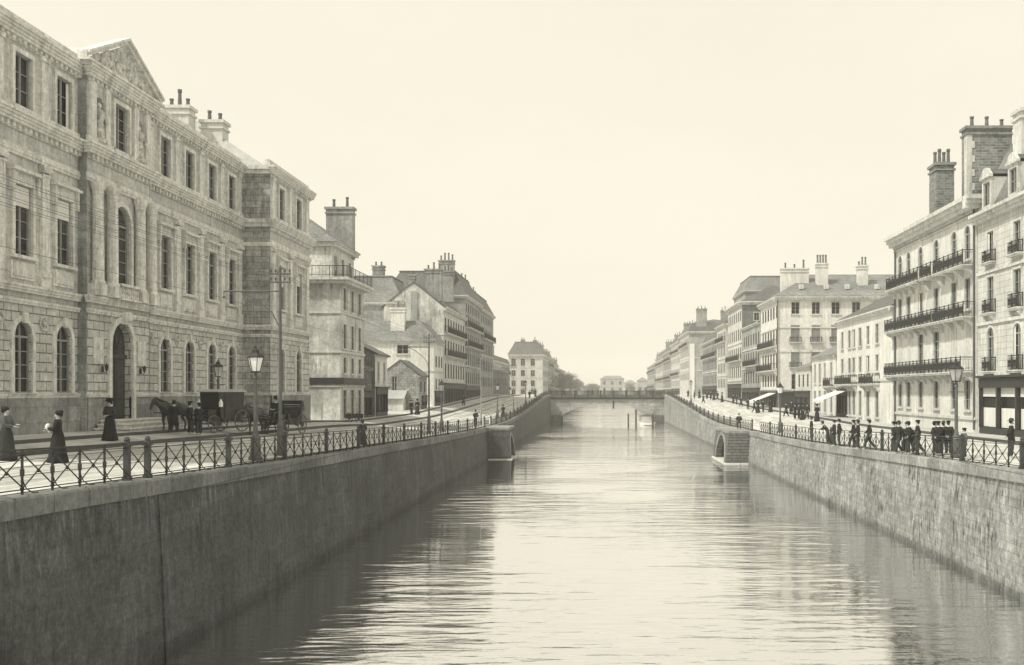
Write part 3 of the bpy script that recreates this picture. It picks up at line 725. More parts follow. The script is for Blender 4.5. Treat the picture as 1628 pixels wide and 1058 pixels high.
# mouldings in three runs (wing, avant-corps, pavilion) butted at their ends
def run_mould(T, u0, u1, ext=(0,0), gap=None):
    def band(nm, z, h, d, steps=2, gp=None, dent=None):
        m = MB(T)
        for i in range(steps):
            dd = d*(.5+.5*(i+1)/steps)
            for (p, q, ea, eb) in (((u0,gp[0],1,0),(gp[1],u1,0,1)) if gp else ((u0,u1,1,1),)):
                m.box(p-ea*ext[0]*dd, q+eb*ext[1]*dd, .001, dd, z+h*i/steps, z+h*(i+1)/steps)
        if dent:
            n = int((u1-u0)/.42); m.box(u0,u1,.001,.08,dent-.03,z+.001)
            for i in range(n): u = u0+(i+.5)*(u1-u0)/n; m.box(u-.1,u+.1,.079,.2,dent,z+.002)
        return m.build(nm, M_trim, pal)
    band('plinth_band', ZPL, .18, .14, 2, gap); band('string_course', ZS0, .22, .14); band('string_course', ZS1-.3, .34, .28, 3)
    band('entablature', ZE0, .25, .14); band('entablature', ZE0+.27, .12, .10, 1); band('main_cornice', ZC1-.5, .52, .48, 4, None, ZC1-.7); band('main_cornice', ZC1+.04, .3, .12, 1)
    band('roof_cornice', ZT, .55, .45, 4, None, ZT-.15)
run_mould(TG, 30, 49.0); run_mould(TG, 55.7, 71.2); run_mould(TA, 49.0, 55.7, (1,1), (dc-1.46, dc+1.46)); run_mould(TP, 71.2, 80.7, (1,1))
for z, h, dd, nm in ((ZPL,.18,.14,'plinth_band'),(ZS0,.22,.14,'string_course'),(ZS1-.3,.34,.26,'string_course'),(ZE0,.25,.14,'entablature'),(ZC1-.5,.52,.44,'main_cornice'),(ZT,.55,.42,'roof_cornice')):
    m = MB(nearside(71.2)); m.box(GX+.02,PX-.001,0.001,dd*.7,z+.002,z+h*.5); m.box(GX+.02,PX-.001,0.001,dd,z+h*.5,z+h-.002); m.build(nm, M_trim, pal)
# parapet blocks over the cornice
m = MB(TG); m.box(30,49,-.5,-.05,ZTC+.03,ZTC+.45); m.box(55.7,71.2,-.5,-.05,ZTC+.03,ZTC+.45); m.T = TP; m.box(71.2,80.7,-.5,-.05,ZTC+.03,ZTC+.45); m.build('parapet', M_trim, pal)
# surrounds and hoods, recessed panels under the first-floor windows, round medallions between arches
def dress(T, cols, mids):
    m = MB(T)
    for c in cols:
        m = MB(T); m.box(c-.16,c+.16,.092,.2,2.9,3.35); m.build('keystone', M_trim, pal)
        m = MB(T); m.box(c-.95,c+.95,.001,.24,-.28+.16,-.1); m.build('window_sill', M_trim, pal)
        m = MB(T); m.box(c-.9,c+.9,.001,.05,4.75,5.5); m.box(c-.75,c+.75,.05,.09,4.87,5.38); m.build('carved_panel', M_trim, pal)
    for c in mids:
        p = MB(T); w_ = .3
        p.box(c-.42,c+.42,.001,.16,ZS1+.06,5.0)
        p.box(c-w_,c+w_,.001,.13,5.0,9.45); p.box(c-.36,c+.36,.001,.2,5.0,5.22)
        p.box(c-.34,c+.34,.001,.17,9.45,9.55); p.box(c-.38,c+.38,.001,.22,9.62,9.93); p.blob((c-.28,.2,9.74),.12,5); p.blob((c+.28,.2,9.74),.12,5)
        p.build('pilaster', M_trim, pal); p = MB(T); p.box(c-.34,c+.34,.001,.12,ZC1+.34,ZC1+.5); p.box(c-.26,c+.26,.001,.09,ZC1+.5,ZT-.35); p.box(c-.32,c+.32,.001,.15,ZT-.35,ZT-.13)
        p.build('pilaster', M_trim, pal)
        q = MB(T); q.tube([(c+.3*math.cos(PI*2*i/12),.03,3.0-.05+.3*math.sin(PI*2*i/12)) for i in range(12)], .05, 4, True); q.blob((c,.03,2.95),.13,5)
        q.build('medallion', M_sculpt, pal)
dress(TG, wing_l, [31.9,35.45,38.95,42.45,45.9]); dress(TG, wing_r, [56.7,60.3,63.8,67.35,70.6]); dress(TP, pavc, [71.8,75.65,79.9])
# pairs of columns on the avant-corps, statues in the niches, pediment
for c in (49.4, 50.85, 53.95, 55.3):
    p = MB(TA); p.box(c-.33,c+.33,.001,.6,ZS1+.06,5.1); cx = TA(c,.32,0)
    p.T = None; p.lathe([(.33,5.1),(.33,5.2),(.27,5.3),(.27,6.5),(.235,9.35),(.27,9.4),(.25,9.5),(.36,9.75),(.38,9.93)], (cx[0],cx[1],0), 12)
    p.build('column', M_trim, pal, smooth=False)
    p = MB(TA); p.box(c-.25,c+.25,.001,.14,ZC1+.34,ZT-.13); p.build('pilaster', M_trim, pal)
m = MB(TA); surround(m, dc, -1.55, 2.3, 5.0, True, .3, .14, sill=False); m.box(dc-.25,dc+.25,.139,.4,3.35,3.95); m.blob((dc,.35,3.7),.3,6); m.build('door_surround', M_trim, pal)
m = MB(TA); surround(m, dc, 5.3, 1.9, 4.0, True, .25, .12); m.build('surround', M_trim, pal)
m = MB(TA); surround(m, dc, 12.0, 1.5, 2.35, False, .2, .12); m.build('surround', M_trim, pal)
for c in (50.05,54.75): m = MB(TA); m.box(c-.5,c+.5,.001,.05,1.3,2.6); m.build('wall_panel', M_trim, pal)
m = MB(TA)
for i in range(9): u = dc-.9+i*.225; m.T = None; q = TA(u,.45,0); m.lathe([(.06,4.6),(.08,4.7),(.04,4.85),(.07,5.0),(.04,5.15),(.06,5.2)], (q[0],q[1],0), 8)
m.T = TA; m.box(dc-1.1,dc+1.1,.3,.6,5.2,5.32); m.box(dc-1.1,dc+1.1,.3,.6,4.52,4.6)
m.build('balustrade', M_trim, pal)
def statue(y):
    p = TA(y,-.04,12.1); o = MB()
    o.box(p[0]-.3,p[0]+.3,y-.32,y+.32,11.99,12.2)
    o.lathe([(.28,.1),(.24,.5),(.2,.9),(.24,1.15),(.26,1.4),(.1,1.52),(.09,1.58)], (p[0],y,12.1), 10, fn=lambda a,z: 1+.12*math.sin(a*5+z*4))
    o.blob((p[0],y,13.8),.14,6); o.tube([(p[0],y+.24,13.4),(p[0]+.25,y+.34,13.0),(p[0]+.35,y+.1,12.95)],.07,6)
    o.tube([(p[0],y-.24,13.4),(p[0]+.2,y-.36,13.1),(p[0]+.3,y-.3,13.5)],.07,6); return o.build('statue', M_sculpt, pal, smooth=True)
statue(50.2); statue(54.5)
p = MB(); y0, y1 = 48.6, 56.2; zb = ZTC+.12; za = 17.5
p.add([(AX+.1,y0,zb),(AX+.1,y1,zb),(AX+.1,dc,za-.15),(AX-9,y0,zb),(AX-9,y1,zb),(AX-9,dc,za-.15)], [(0,1,2),(0,2,5,3),(1,2,5,4)])
R2 = random.Random(3)
for i in range(60):
    t = R2.uniform(-.82,.82); k = (1-abs(t)); z = R2.uniform(.1, max(.12, k*1.75)); p.blob((AX+.12, dc+t*3.7, zb+.1+z*.9), R2.uniform(.1,.22), 5, .7, 1, 1.3)
p.build('pediment_relief', M_sculpt, pal)
p = MB()
for sx in (-1, 1):
    e = dc+sx*4.15
    for k, (dd, off, th) in enumerate(((.36,.0,.2),(.5,.2,.12))):
        p.add([(AX-.1,e,zb+off),(AX+dd,e,zb+off),(AX+dd,dc,za+off),(AX-.1,dc,za+off),(AX-.1,e,zb+off+th),(AX+dd,e,zb+off+th),(AX+dd,dc,za+off+th),(AX-.1,dc,za+off+th)], [(0,1,2,3),(4,5,6,7),(0,1,5,4),(1,2,6,5),(0,3,7,4)])
p.box(AX-.1,AX+.5,dc-4.15,dc+4.15,zb-.13,zb)
p.build('pediment_cornice', M_trim, pal)
# roofs of the palace
def hiproof(x0,x1,y0,y1,z,h,m,k):
    mb = MB(); xm = (x0+x1)/2
    mb.add([(x0,y0,z),(x1,y0,z),(x1,y1,z),(x0,y1,z),(xm,y0+k,z+h),(xm,y1-k,z+h)], [(0,1,4),(1,2,5,4),(2,3,5),(3,0,4,5)]); mb.build('roof', m, pal)
hiproof(-39.5,GX-.45,30,72,ZTC+.02,4.4,M_zinc,6)
hiproof(-39.5,PX-.45,71.3,80.6,ZTC+.06,5.4,M_zinc,4.6)
chimney(pal, -30.3,-28.6,71.8,73,ZTC+1,19.7,pots=3,m=M_light); chimney(pal, -28.2,-26.7,73,74.2,ZTC+1,19.0,pots=2,m=M_light)
# front steps
st = MB()
for i in range(4):
    z_ = -2.13+.19*i; st.box(AX+.1, AX+.55+.42*(4-i), 49.2+.3*i, 55.9-.3*i, -2.9+.01*i, z_+.10); st.box(AX+.1, AX+.62+.42*(4-i), 49.1+.3*i, 56.0-.3*i, z_+.10, z_+.16)
st.build('front_steps', M_trim, pal)
for y in (50.35, 54.5):
    l = MB(); q = TA(y,.05,0); l.box(q[0]-.0,q[0]+.06,y-.06,y+.06,.9,1.2); l.tube([(q[0]+.03,y,.95),(q[0]+.2,y,.88),(q[0]+.22,y,1.0)],.02,5); l.lathe([(.05,.98),(.1,1.2),(.11,1.22),(.02,1.34)],(q[0]+.22,y,0),6); l.build('wall_lamp', M_iron, pal)
# ================================================================== left bank beyond the palace
def ylf(px): return yl(px, 22.6)
# white corner house: plain side wall towards the camera
Y0, Y1 = 89.6, 98.6
o = building('corner_house', 'narrow pale plastered house with tall chimney beside the palace', 1, -22.6, Y0, Y1, 13, 9.7, M_plast,
    cols=(91.1,93.9,96.7), rows=((7.05,2.0,.95),(3.7,2.15,.95),(1.55,1.4,.95),(-2.4,2.5,1.1,False)), rk=None, strings=(6.7,3.3,.35), corn=.0, trim=M_ltrim, smat=M_plast)
b = MB(); b.box(-22.46,-22.3,Y0-.14,Y1,.55,1.15); b.box(-35.6,-22.3,Y0-.16,Y0-.02,.55,1.15); b.build('painted_band', M_shop, o)
# set-back attic storey with a balcony running round it
T = front(-23.5, 1); a = MB(T); wall_holes(a, Y0+.7, Y1-.3, 9.7, 12.6, [(c-.45,c+.45,9.95,11.9) for c in (91.6,94.2,96.7)], 0, .3)
a.T = None; a.quad((-23.5,Y0+.7,9.7),(-23.5,Y0+.7,12.6),(-35.6,Y0+.7,12.6),(-35.6,Y0+.7,9.7)); a.quad((-23.5,Y1-.3,9.7),(-23.5,Y1-.3,12.6),(-35.6,Y1-.3,12.6),(-35.6,Y1-.3,9.7)); a.build('attic_wall', M_plast, o)
for c in (91.6,94.2,96.7): add_window(o, T, 'L', c, 9.95, .9, 1.95)
a = MB(); a.box(-35.6,-21.75,Y0-.75,Y1+.3,9.56,9.8); a.box(-35.6,-21.95,Y0-.5,Y1+.1,9.3,9.56); a.build('balcony', M_ltrim, o)
r = MB()
pts = [(-35.4,Y0-.65),(-21.85,Y0-.65),(-21.85,Y1+.2)]
for zz, rr in ((10.75,.03),(10.0,.02)): r.tube([(x,y,zz) for x,y in pts], rr, 4)
for (x0_,y0_),(x1_,y1_) in zip(pts,pts[1:]):
    L = math.hypot(x1_-x0_,y1_-y0_); n = int(L/.3)
    for i in range(n+1): x = x0_+(x1_-x0_)*i/n; y = y0_+(y1_-y0_)*i/n; r.tube([(x,y,9.8),(x,y,10.75)], .012 if i%5 else .03, 4)
r.build('balcony_railing', M_iron, o)
a = MB(); a.box(-35.8,-23.1,Y0+.4,Y1,12.6,12.85); a.box(-35.9,-22.95,Y0+.3,Y1+.05,12.85,12.97); a.build('cornice', M_ltrim, o)
mb = MB(); mb.add([(-22.9,Y0+.2,12.97),(-22.9,Y1+.1,12.97),(-27.8,Y0+2.8,16.4),(-27.8,Y1,16.4),(-36,Y0+.2,12.97),(-36,Y1+.1,12.97),(-31,Y0+2.8,16.4),(-31,Y1,16.4)], [(0,1,3,2),(0,2,6,4),(2,3,7,6),(4,6,7,5),(1,3,7,5)]); mb.build('roof', M_slate2, o)
chimney(o, -25.9,-23.4,Y1-1.2,Y1-.2,12.4,17.2,pots=2,m=M_chim)
# low dark house, narrow house, gabled cottages
building('low_house', 'low dark rendered house squeezed beside the pale corner house', 1, -22.9, 98.9, 103.2, 9, 2.2, M_darkr, cols=(100,102,), rows=((.6,1.1,.7),), rk='gable', rh=2.4, rm=M_slate, corn=.2, shop=(-2.9,.0,99.2,102.9,2), surr=False)
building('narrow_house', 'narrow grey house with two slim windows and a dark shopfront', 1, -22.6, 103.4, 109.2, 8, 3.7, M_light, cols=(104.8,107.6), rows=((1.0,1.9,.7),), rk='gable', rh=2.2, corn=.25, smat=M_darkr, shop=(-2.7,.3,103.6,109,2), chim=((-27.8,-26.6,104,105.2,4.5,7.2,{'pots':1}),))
o = building('gabled_cottage', 'small rubble cottage with a pointed gable and lean-to roof', 1, -22.6, 128, 134, 4.6, 1.9, mat('rubble_stone', .42, brick=(.5,.3), joint=.5, big=.35, fine=.45, grain=.25), cols=(129.6,132.2), rows=((-.2,1.4,.8),), rk='gable', rh=2.0, corn=.15, side_cols=(-25.6,), side_rows=((-.4,2.2,.6),), surr=False, shop=(-2.3,-.7,130,133.6,2))
q = MB(); q.add([(-26.4,126.0,-.9),(-24.0,126.0,-.9),(-24.0,127.99,.1),(-26.4,127.99,.1),(-26.4,126.0,-1.0),(-24.0,126.0,-1.0),(-24.0,127.99,-.05),(-26.4,127.99,-.05)], [(0,1,2,3),(4,5,6,7),(0,1,5,4),(1,2,6,5),(0,3,7,4)]); q.build('lean_to_roof', M_zinc, o)
q = MB(); q.box(-26.2,-24.2,126.3,127.98,-3,-1.0); q.build('lean_to', M_light, o)
o = building('old_house', 'pale house with steep slate roof and one window in its side wall', 1, -22.6, 139.6, 147.7, 9, 6.7, M_light, cols=(141.5,144,146.3), rows=((3.2,1.6,.9),(.2,1.5,.9)), rk=None, corn=.3, shop=(-2.1,-.1,140.2,147.2,3), strings=(2.6,), side_cols=(-26.8,), side_rows=((5.0,1.2,1.5),), chim=((-28.6,-26.7,140.4,141.6,7,11.2,{'pots':1,'m':M_light}),))
q = MB(); q.add([(-22.2,139.2,6.7),(-22.2,147.9,6.7),(-24.8,147.9,9.6),(-24.8,141.6,9.6),(-32,139.2,6.7),(-32,147.9,6.7),(-32,147.9,9.6),(-32,141.6,9.6)], [(0,1,2,3),(0,3,7,4),(4,7,6,5),(2,3,7,6),(1,2,6,5)]); q.build('roof', M_slate2, o)
building('yard_wall', 'low plastered yard wall set back between the narrow house and the cottage', 1, -27.5, 110, 127.5, .5, -.2, M_plast, rk=None, corn=.12, surr=False, cat='wall')
GB = building('tall_house', 'tall house with bare pale gable wall and big chimney block above the small houses', 1, -22.6, 148, 171, 8.5, 12.0, M_lash, cols=[150+2.75*i for i in range(8)], rows=((8.6,2.0,1.1),(5.2,2.2,1.1),(1.8,2.2,1.1)),
    rk='gable', rh=3.6, corn=.5, smat=M_plast, strings=(8.0,4.7,1.2), shop=(-2.3,1.0,148.6,170.4,8), chim=((-25.6,-23.2,150,151.4,13,17.6,{'pots':3}),(-27.6,-26.8,148.5,149.5,13,16.6,{'pots':1}),(-25,-23.4,163,164.2,14,18.8,{'pots':3})),
    balcs=((149,170,8.2,{'dep':.6,'ornate':False,'brackets':False}),(149,170,4.9,{'dep':.6,'ornate':False,'brackets':False})))
q = MB(); q.box(-27.2,-26.3,147.8,147.99,6,14.2); q.build('wall_flue', M_mid, GB)
building('tall_house', 'long dark slated house set back behind the bare gable wall', 1, -28.6, 148.2, 160, 14, 12.6, M_mid, cols=(151,154), rows=((8,2,1),(5,2,1)), rk='frustum', rh=3.8, rm=M_slate2, corn=.4, surr=False, chim=((-33.4,-31.8,151,152.2,14,18.2,{'pots':2}),))
building('tall_house', 'tall balconied house with high mansard roof next along the left bank', 1, -22.6, 171.3, 193, 13, 15.8, M_mid, cols=[173+2.9*i for i in range(7)], rows=((13.2,1.5,1.0),(10.9,1.8,1.1),(7.6,2.1,1.1),(4.3,2.1,1.1),(1.2,2.0,1.1)),
    rk='frustum', rh=4.0, corn=.5, strings=(7.2,4.0), shop=(-1.8,.8,171.8,192.5,7), chim=((-27,-24.5,171.8,172.8,15,21.6,{'pots':4}),(-27,-25,192,193,15,20.5,{'pots':3})),
    balcs=((172,192.5,10.5,{'dep':.7,'ornate':False,'brackets':False}),(172,192.5,7.3,{'dep':.7,'ornate':False,'brackets':False})))
building('tall_house', 'tall flat fronted house closing the row of tall left bank houses', 1, -22.6, 193.3, 216, 13, 15.4, M_mid, cols=[195+2.8*i for i in range(7)], rows=((12.9,1.4,1.0),(10.2,1.8,1.1),(7.0,2.1,1.1),(3.8,2.1,1.1),(.8,1.9,1.1)),
    rk='frustum', rh=3.0, corn=.5, strings=(6.6,), chim=((-27,-25,204,205,14,19.6,{'pots':3}),), balcs=((194,215,9.8,{'dep':.7,'ornate':False,'brackets':False}),))
building('workshop', 'low dark workshop row between the tall houses and the white mansard building', 1, -23.5, 222, 262, 12, 4.6, M_darkr, cols=[225+4*i for i in range(9)], rows=((1.2,1.8,1.2),), rk='gable', rh=3.2, corn=.2)
# white mansard building facing the camera across the far quay
o = building('mansard_building', 'white building with dark mansard roof standing beyond the left end of the bridge', 1, -21.6, 378, 416, 12.5, 13.2, M_lash, cols=[381+3.6*i for i in range(10)],
    rows=((9.2,2.4,1.3),(5.4,2.4,1.3),(1.7,2.2,1.3)), rk='frustum', rh=4.6, corn=.7, side_cols=(-32.2,-28.8,-25.2), side_rows=((9.2,2.6,1.6),(5.4,2.2,1.5),(1.7,2.2,1.5),(-1.2,2.2,1.5)), strings=(8.4,4.6,.6), chim=((-30,-28.5,384,385.4,15,19.0,{'pots':2}),(-25.5,-24.2,384,385.4,15,18.8,{'pots':2})))
def row(side, y0, y1, X, z, label, m, nf=3, rk='mansard', rh=4, n=None, side_cols=(), **k):
    n = n or int((y1-y0)/3.2); st_ = (z-1.0)/nf
    return building('terrace_house', label, 1 if side < 0 else -1, X, y0, y1, 12, z, m, cols=[y0+(y1-y0)*(i+.5)/n for i in range(n)], rows=[(z-1.2-2.0-st_*i, 2.0, 1.15) for i in range(nf)], rk=rk, rh=rh, corn=.5, strings=[z-1.2-2.4-st_*i for i in range(nf)], shop=(.9-3, z-1.2-2.0-st_*(nf-1)-.9, y0+.6, y1-.6, n),
        balcs=tuple((y0+1, y1-1, z-1.2-2.35-st_*i, {'dep':.6,'ornate':False,'brackets':False}) for i in range(nf) if i % 2 == 0), chim=tuple(((X-3-2.4 if side < 0 else X+3, X-3 if side < 0 else X+5.4, y0+.6+k_, y0+1.8+k_, z+.5, z+rh+1.6+(k_ % 3)*.5, {'pots':3}) for k_ in (0, (y1-y0)*.5))), **k)
row(-1, 418, 455, -21.6, 13.5, 'grey house directly behind the white mansard building', M_mid)
row(-1, 456, 500, -21.0, 12.0, 'distant pale house near the end of the left bank', M_lash)
row(-1, 502, 560, -20.0, 10.5, 'faint distant house at the far end of the left bank', M_mid, rk='hip', rh=3)
row(-1, 268, 312, -30.5, 7.6, 'pale house behind the workshop row at the left bridge end', M_light, nf=2, rk='hip', rh=3)
row(-1, 314, 366, -32.5, 9.2, 'taller grey house between the workshop row and the white mansard building', M_mid, nf=3, rk='mansard', rh=3)

# ================================================================== right bank
WW = M_lash
# far right: ashlar house with shopfront and stone dormers
o = building('shop_house', 'pale coursed stone house with shopfront and stone dormers at the right edge', -1, 25.0, 49.5, 69.0, 13, 11.6, M_lash, cols=(53.6,57.9,62.4,66.7),
    rows=((8.35,1.9,.95,False,(None,None,'curtain')),(5.05,2.3,1.0,False,(None,None,'curtain')),(1.3,2.8,1.05,True,(None,None,'curtain'))), rk=None, corn=.6, strings=(7.6,4.3,.95), shop=(-2.9,.85,50.2,68.5,6,True))
for z, h in ((8.1,.85),(4.85,.95),(1.1,1.0)):
    for c in (53.6,57.9,62.4,66.7): iron_balcony(o, front(25.0,-1), c-.85, c+.85, z, dep=.35, h=h*.9, brackets=(z < 7.0 and z > 4))
# mansard and dormers
mb = MB(); s0, s1 = 24.75, 27.2
mb.add([(s0,49.4,11.62),(s0,69.1,11.62),(s1,69.1,16.4),(s1,49.4,16.4),(32,69.1,18.4),(32,49.4,18.4),(38,69.1,11.6),(38,49.4,11.6)], [(0,1,2,3),(2,3,5,4),(4,5,7,6),(1,2,4,6),(0,3,5,7)]); mb.build('roof', M_slate2, o)
for c in (53.6,57.9,62.4,66.7): dormer(o, 24.7, -1, c, 11.65, 1.5, 2.0, 1.6, M_ltrim, M_slate)
chimney(o, 25.7,27.8,63.6,64.9,13.0,17.3,pots=0,m=M_ltrim)
# balconied house
b2 = [70.9,73.6,77.5,81.3,84.5,86.9]
o = building('balconied_house', 'cream house with three tiers of ornate black iron balconies on the right bank', -1, 25.0, 69.3, 88.6, 13, 13.0, M_light, cols=b2,
    rows=((9.0,2.3,1.0,True,(None,None,'curtain')),(5.6,2.1,1.0,False,('curtain',None,'shutters')),(1.65,2.8,1.15,False,None,(77.5,81.3)),(-1.3,2.05,1.0)), rk=None, corn=.85, strings=(-1.95,), chim=())
m = MB(front(25.0,-1)); m.box(69.3,88.6,0,.12,11.75,11.9)
for i in range(46): u = 69.6+i*.41; m.box(u-.09,u+.09,0,.3,11.95,12.14)
m.build('bracket_frieze', M_ltrim, o)
s_ = MB(front(25.0,-1))
for c in (70.9,73.6,84.5,86.9): s_.box(c-.5,c+.5,.0,.05,1.6,4.4); s_.box(c-.03,c+.03,.05,.07,1.6,4.4)
s_.build('closed_shutters', M_ltrim, o)
for (a_,b_,z) in ((69.6,76.0,8.35),(79.6,88.4,8.35),(76.4,79.2,8.35),(69.5,76.2,4.85),(76.3,88.9,4.85),(69.6,88.6,1.15)): iron_balcony(o, front(25.0,-1), a_, b_, z, dep=.85 if z > 2 else 1.0, h=1.0)
hr = MB(); hr.add([(24.4,69.2,13.02),(24.4,88.8,13.02),(30,84,15.6),(30,69.2,15.6),(37,88.8,13.02),(37,69.2,13.02)], [(0,1,2,3),(2,3,5,4),(1,2,4),(0,3,5)]); hr.build('roof', M_slate, o)
chimney(o, 26.3,27.7,81.6,83.4,13.2,17.9,pots=4,m=M_brick,along='x')
chimney(o, 26.0,29.2,73.9,75.0,13.2,18.8,pots=3,m=M_brick,along='x')
q = MB()
for k in range(9): q.box(25.97,26.35+.18*(k%2),73.86,74.4,13.8+.5*k,14.3+.5*k-.002)
q.build('quoin_stones', M_ltrim, o)
p_ = MB(front(25.0,-1)); p_.tube([(69.5,.1,12.4),(69.5,.1,-2.6)],.07,6); p_.tube([(88.2,.1,12.4),(88.2,.1,-2.6)],.07,6); p_.build('downpipe', M_ironl, o)
# cream low house
b3 = [94.2,97.4,100.4,102.9,104.7,107.8]
o = building('cream_house', 'low cream three storey house with slate roof beside the balconied house', -1, 25.0, 89.0, 110.4, 12, 7.3, M_light, cols=b3,
    rows=((4.35,1.75,.95,False,(None,None,'curtain')),(1.8,1.5,.9,False,(None,None,'curtain')),(-2.4,2.4,1.0)), rk='hip', rh=3.4, corn=.4, strings=(.9,), shop=(-2.9,.2,105.4,110.1,2),
    side_cols=(29,33), side_rows=((4.3,1.8,1.0),))
iron_balcony(o, front(25.0,-1), 93.4, 98.6, .5, dep=.7, h=.9); iron_balcony(o, front(25.0,-1), 101.6, 108.6, .5, dep=.7, h=.9)
awning('pale canvas awning over the shop at the end of the cream house', 25.0, -1, 105.2, 110.2, .1, 2.6, 1.0)
# low shop with mono-pitch roof
o = building('low_shop', 'low white house with slim columns and sloping roof past the cream house', -1, 25.0, 111.0, 123.5, 10, 3.9, M_light, cols=(113,116.2,119,121.6), rows=((.9,2.2,.8,False,('closed',None)),(-2.4,2.4,.9)), rk='hip', rh=2.8, rm=M_slate2, corn=.25, surr=True)
iron_balcony(o, front(25.0,-1), 111.4, 115.0, .35, dep=.6, h=.9)
building('low_shop', 'smallest low shop tucked against the big grey roofed corner building', -1, 25.0, 124.2, 134, 9, 2.9, M_lash, cols=(126,128.8,131.5), rows=((.5,1.6,.8),), rk='hip', rh=1.8, rm=M_slate2, corn=.25, shop=(-2.7,-.1,124.6,133.6,3))
# large corner building, side wall towards the camera with three visible columns of windows
sc_ = [27.4+.0, 30.3, 33.1, 36.0, 39.0]
o = building('corner_building', 'large pale corner building with big slate roof and chimneys, side wall facing the camera', -1, 25.0, 147, 163.5, 34, 13.4, M_light, cols=[148.4,150.9,153.4,155.9,158.4,160.9],
    rows=((10.4,1.8,1.1),(6.6,2.2,1.1),(3.2,2.2,1.1),(.6,1.9,1.1)), rk=None, rm=M_slate2, corn=.6, strings=(8.9,5.5,.1), side_cols=sc_, side_rows=((10.9,1.7,1.15),(7.0,2.3,1.25,'closed'),(3.4,2.3,1.25,'closed'),(.2,2.2,1.1)), shop=(-2.7,-.2,147.6,163,6),
    chim=((26.2,30.2,151.5,152.6,14,17.9,{'pots':3,'m':M_light}),(31.2,32.8,150.5,151.8,14,18.5,{'pots':4,'m':M_light}),(37.2,38.6,150.5,151.8,14,18.2,{'pots':3,'m':M_light})),
    balcs=((148,163,6.2,{'dep':.7,'ornate':False}),(148,163,2.8,{'dep':.9,'ornate':False})))
q = MB(); q.add([(24.3,146.3,13.41),(24.3,164,13.41),(60,164,13.41),(60,146.3,13.41),(31,155,17.4),(60,155,17.4)], [(0,1,4),(1,2,5,4),(3,0,4,5),(2,3,5),(0,1,2,3)]); q.build('roof', M_slate2, o)
for u in (28.6,32.2,35.2,39.5,43): q = MB(); q.box(u-.3,u+.3,148.6,149.4,14.6,15.3); q.build('roof_window', M_ltrim, o)
q = MB(); q.tube([(24.85,146.85,13),(24.85,146.85,-2.6)],.09,6); q.build('downpipe', M_ironl, o)
for c in sc_[:4]:
    for z in (6.75,3.15): iron_balcony(o, nearside(147), c-.85, c+.85, z, dep=.4, h=.75, ornate=False, brackets=False)
sf = MB(nearside(147)); sf.box(25.0,34,.0,.14,-.95,-.25); sf.box(25,34,.0,.3,-.25,-.1)
for u in (25.2,27.2,29.4,31.6,33.8): sf.box(u-.12,u+.12,0,.13,-3,-.95)
sf.box(25.3,33.7,.02,.08,-3,-.95); sf.build('shopfront', M_shop, o)
awning('bright canvas awning on the shop of the pale corner building', 25.0, -1, 147.5, 154, -.2, 3.4, 1.3)
# terrace towards the bridge
T_ = [('grey_house', 164, 176.8, 9.4, M_mid, 'narrow lower house directly beyond the pale corner building', 'hip', 2.5, 3),
      ('tall_house', 185.5, 206, 15.6, M_mid, 'tall grey house with a dark side wall above its lower neighbour', 'hip', 3.5, 4),
      ('terrace_house', 206.3, 218, 13.6, M_lash, 'second pale house beyond the tall grey one on the right bank', 'mansard', 3, 4),
      ('terrace_house', 218.3, 258, 11.6, M_lash, 'long row house with two balconies just before the bridge', 'mansard', 3.2, 3)]
building('grey_house', 'narrow four storey house directly beyond the pale corner building', -1, 25.0, 164, 185, 12, 11.0, M_mid, cols=[165.5+2.8*i for i in range(7)], rows=((7.6,1.9,1.1),(4.4,2.1,1.1),(1.2,2.1,1.1)), rk='gable', rh=2.2, corn=.4, strings=(6.9,3.7), balcs=((165,180,4.0,{'dep':.7,'ornate':False,'brackets':False}),), shop=(-2.2,.4,164.5,184.5,7))
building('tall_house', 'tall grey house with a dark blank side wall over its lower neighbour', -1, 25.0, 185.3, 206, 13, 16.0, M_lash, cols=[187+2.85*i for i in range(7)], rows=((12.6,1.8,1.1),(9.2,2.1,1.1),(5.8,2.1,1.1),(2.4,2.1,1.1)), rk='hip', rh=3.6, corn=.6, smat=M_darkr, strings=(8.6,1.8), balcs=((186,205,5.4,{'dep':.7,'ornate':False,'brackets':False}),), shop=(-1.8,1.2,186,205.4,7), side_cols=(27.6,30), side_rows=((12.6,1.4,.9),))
building('tall_house', 'broad house with tall mansard and iron cresting rising behind the right bank terrace', -1, 28.5, 206.4, 224, 12, 20, M_mid, cols=(209,213,217), rows=((15,2,1.2),), rk='frustum', rh=2.8, rm=M_slate2, corn=.4, zb=-2)
building('terrace_house', 'pale house with roof balcony further along the right bank terrace', -1, 24.6, 206.4, 222, 11, 13.4, M_lash, cols=[208+2.8*i for i in range(5)], rows=((10.2,1.8,1.1),(7.0,2.1,1.1),(3.6,2.1,1.1),(.6,1.9,1.1)), rk='mansard', rh=3, corn=.5, strings=(6.4,3), balcs=((207,221.5,9.8,{'dep':.6,'ornate':False,'brackets':False}),))
building('terrace_house', 'lower long row house just before the right end of the bridge', -1, 24.8, 222.3, 256, 11, 11.4, M_mid, cols=[224+2.9*i for i in range(11)], rows=((8.0,2.0,1.1),(4.8,2.1,1.1),(1.6,2.1,1.1)), rk='mansard', rh=3.2, corn=.5, strings=(7.2,4.2), balcs=((223,255,7.4,{'dep':.6,'ornate':False,'brackets':False}),), shop=(-1.2,1.0,223,255.5,10))
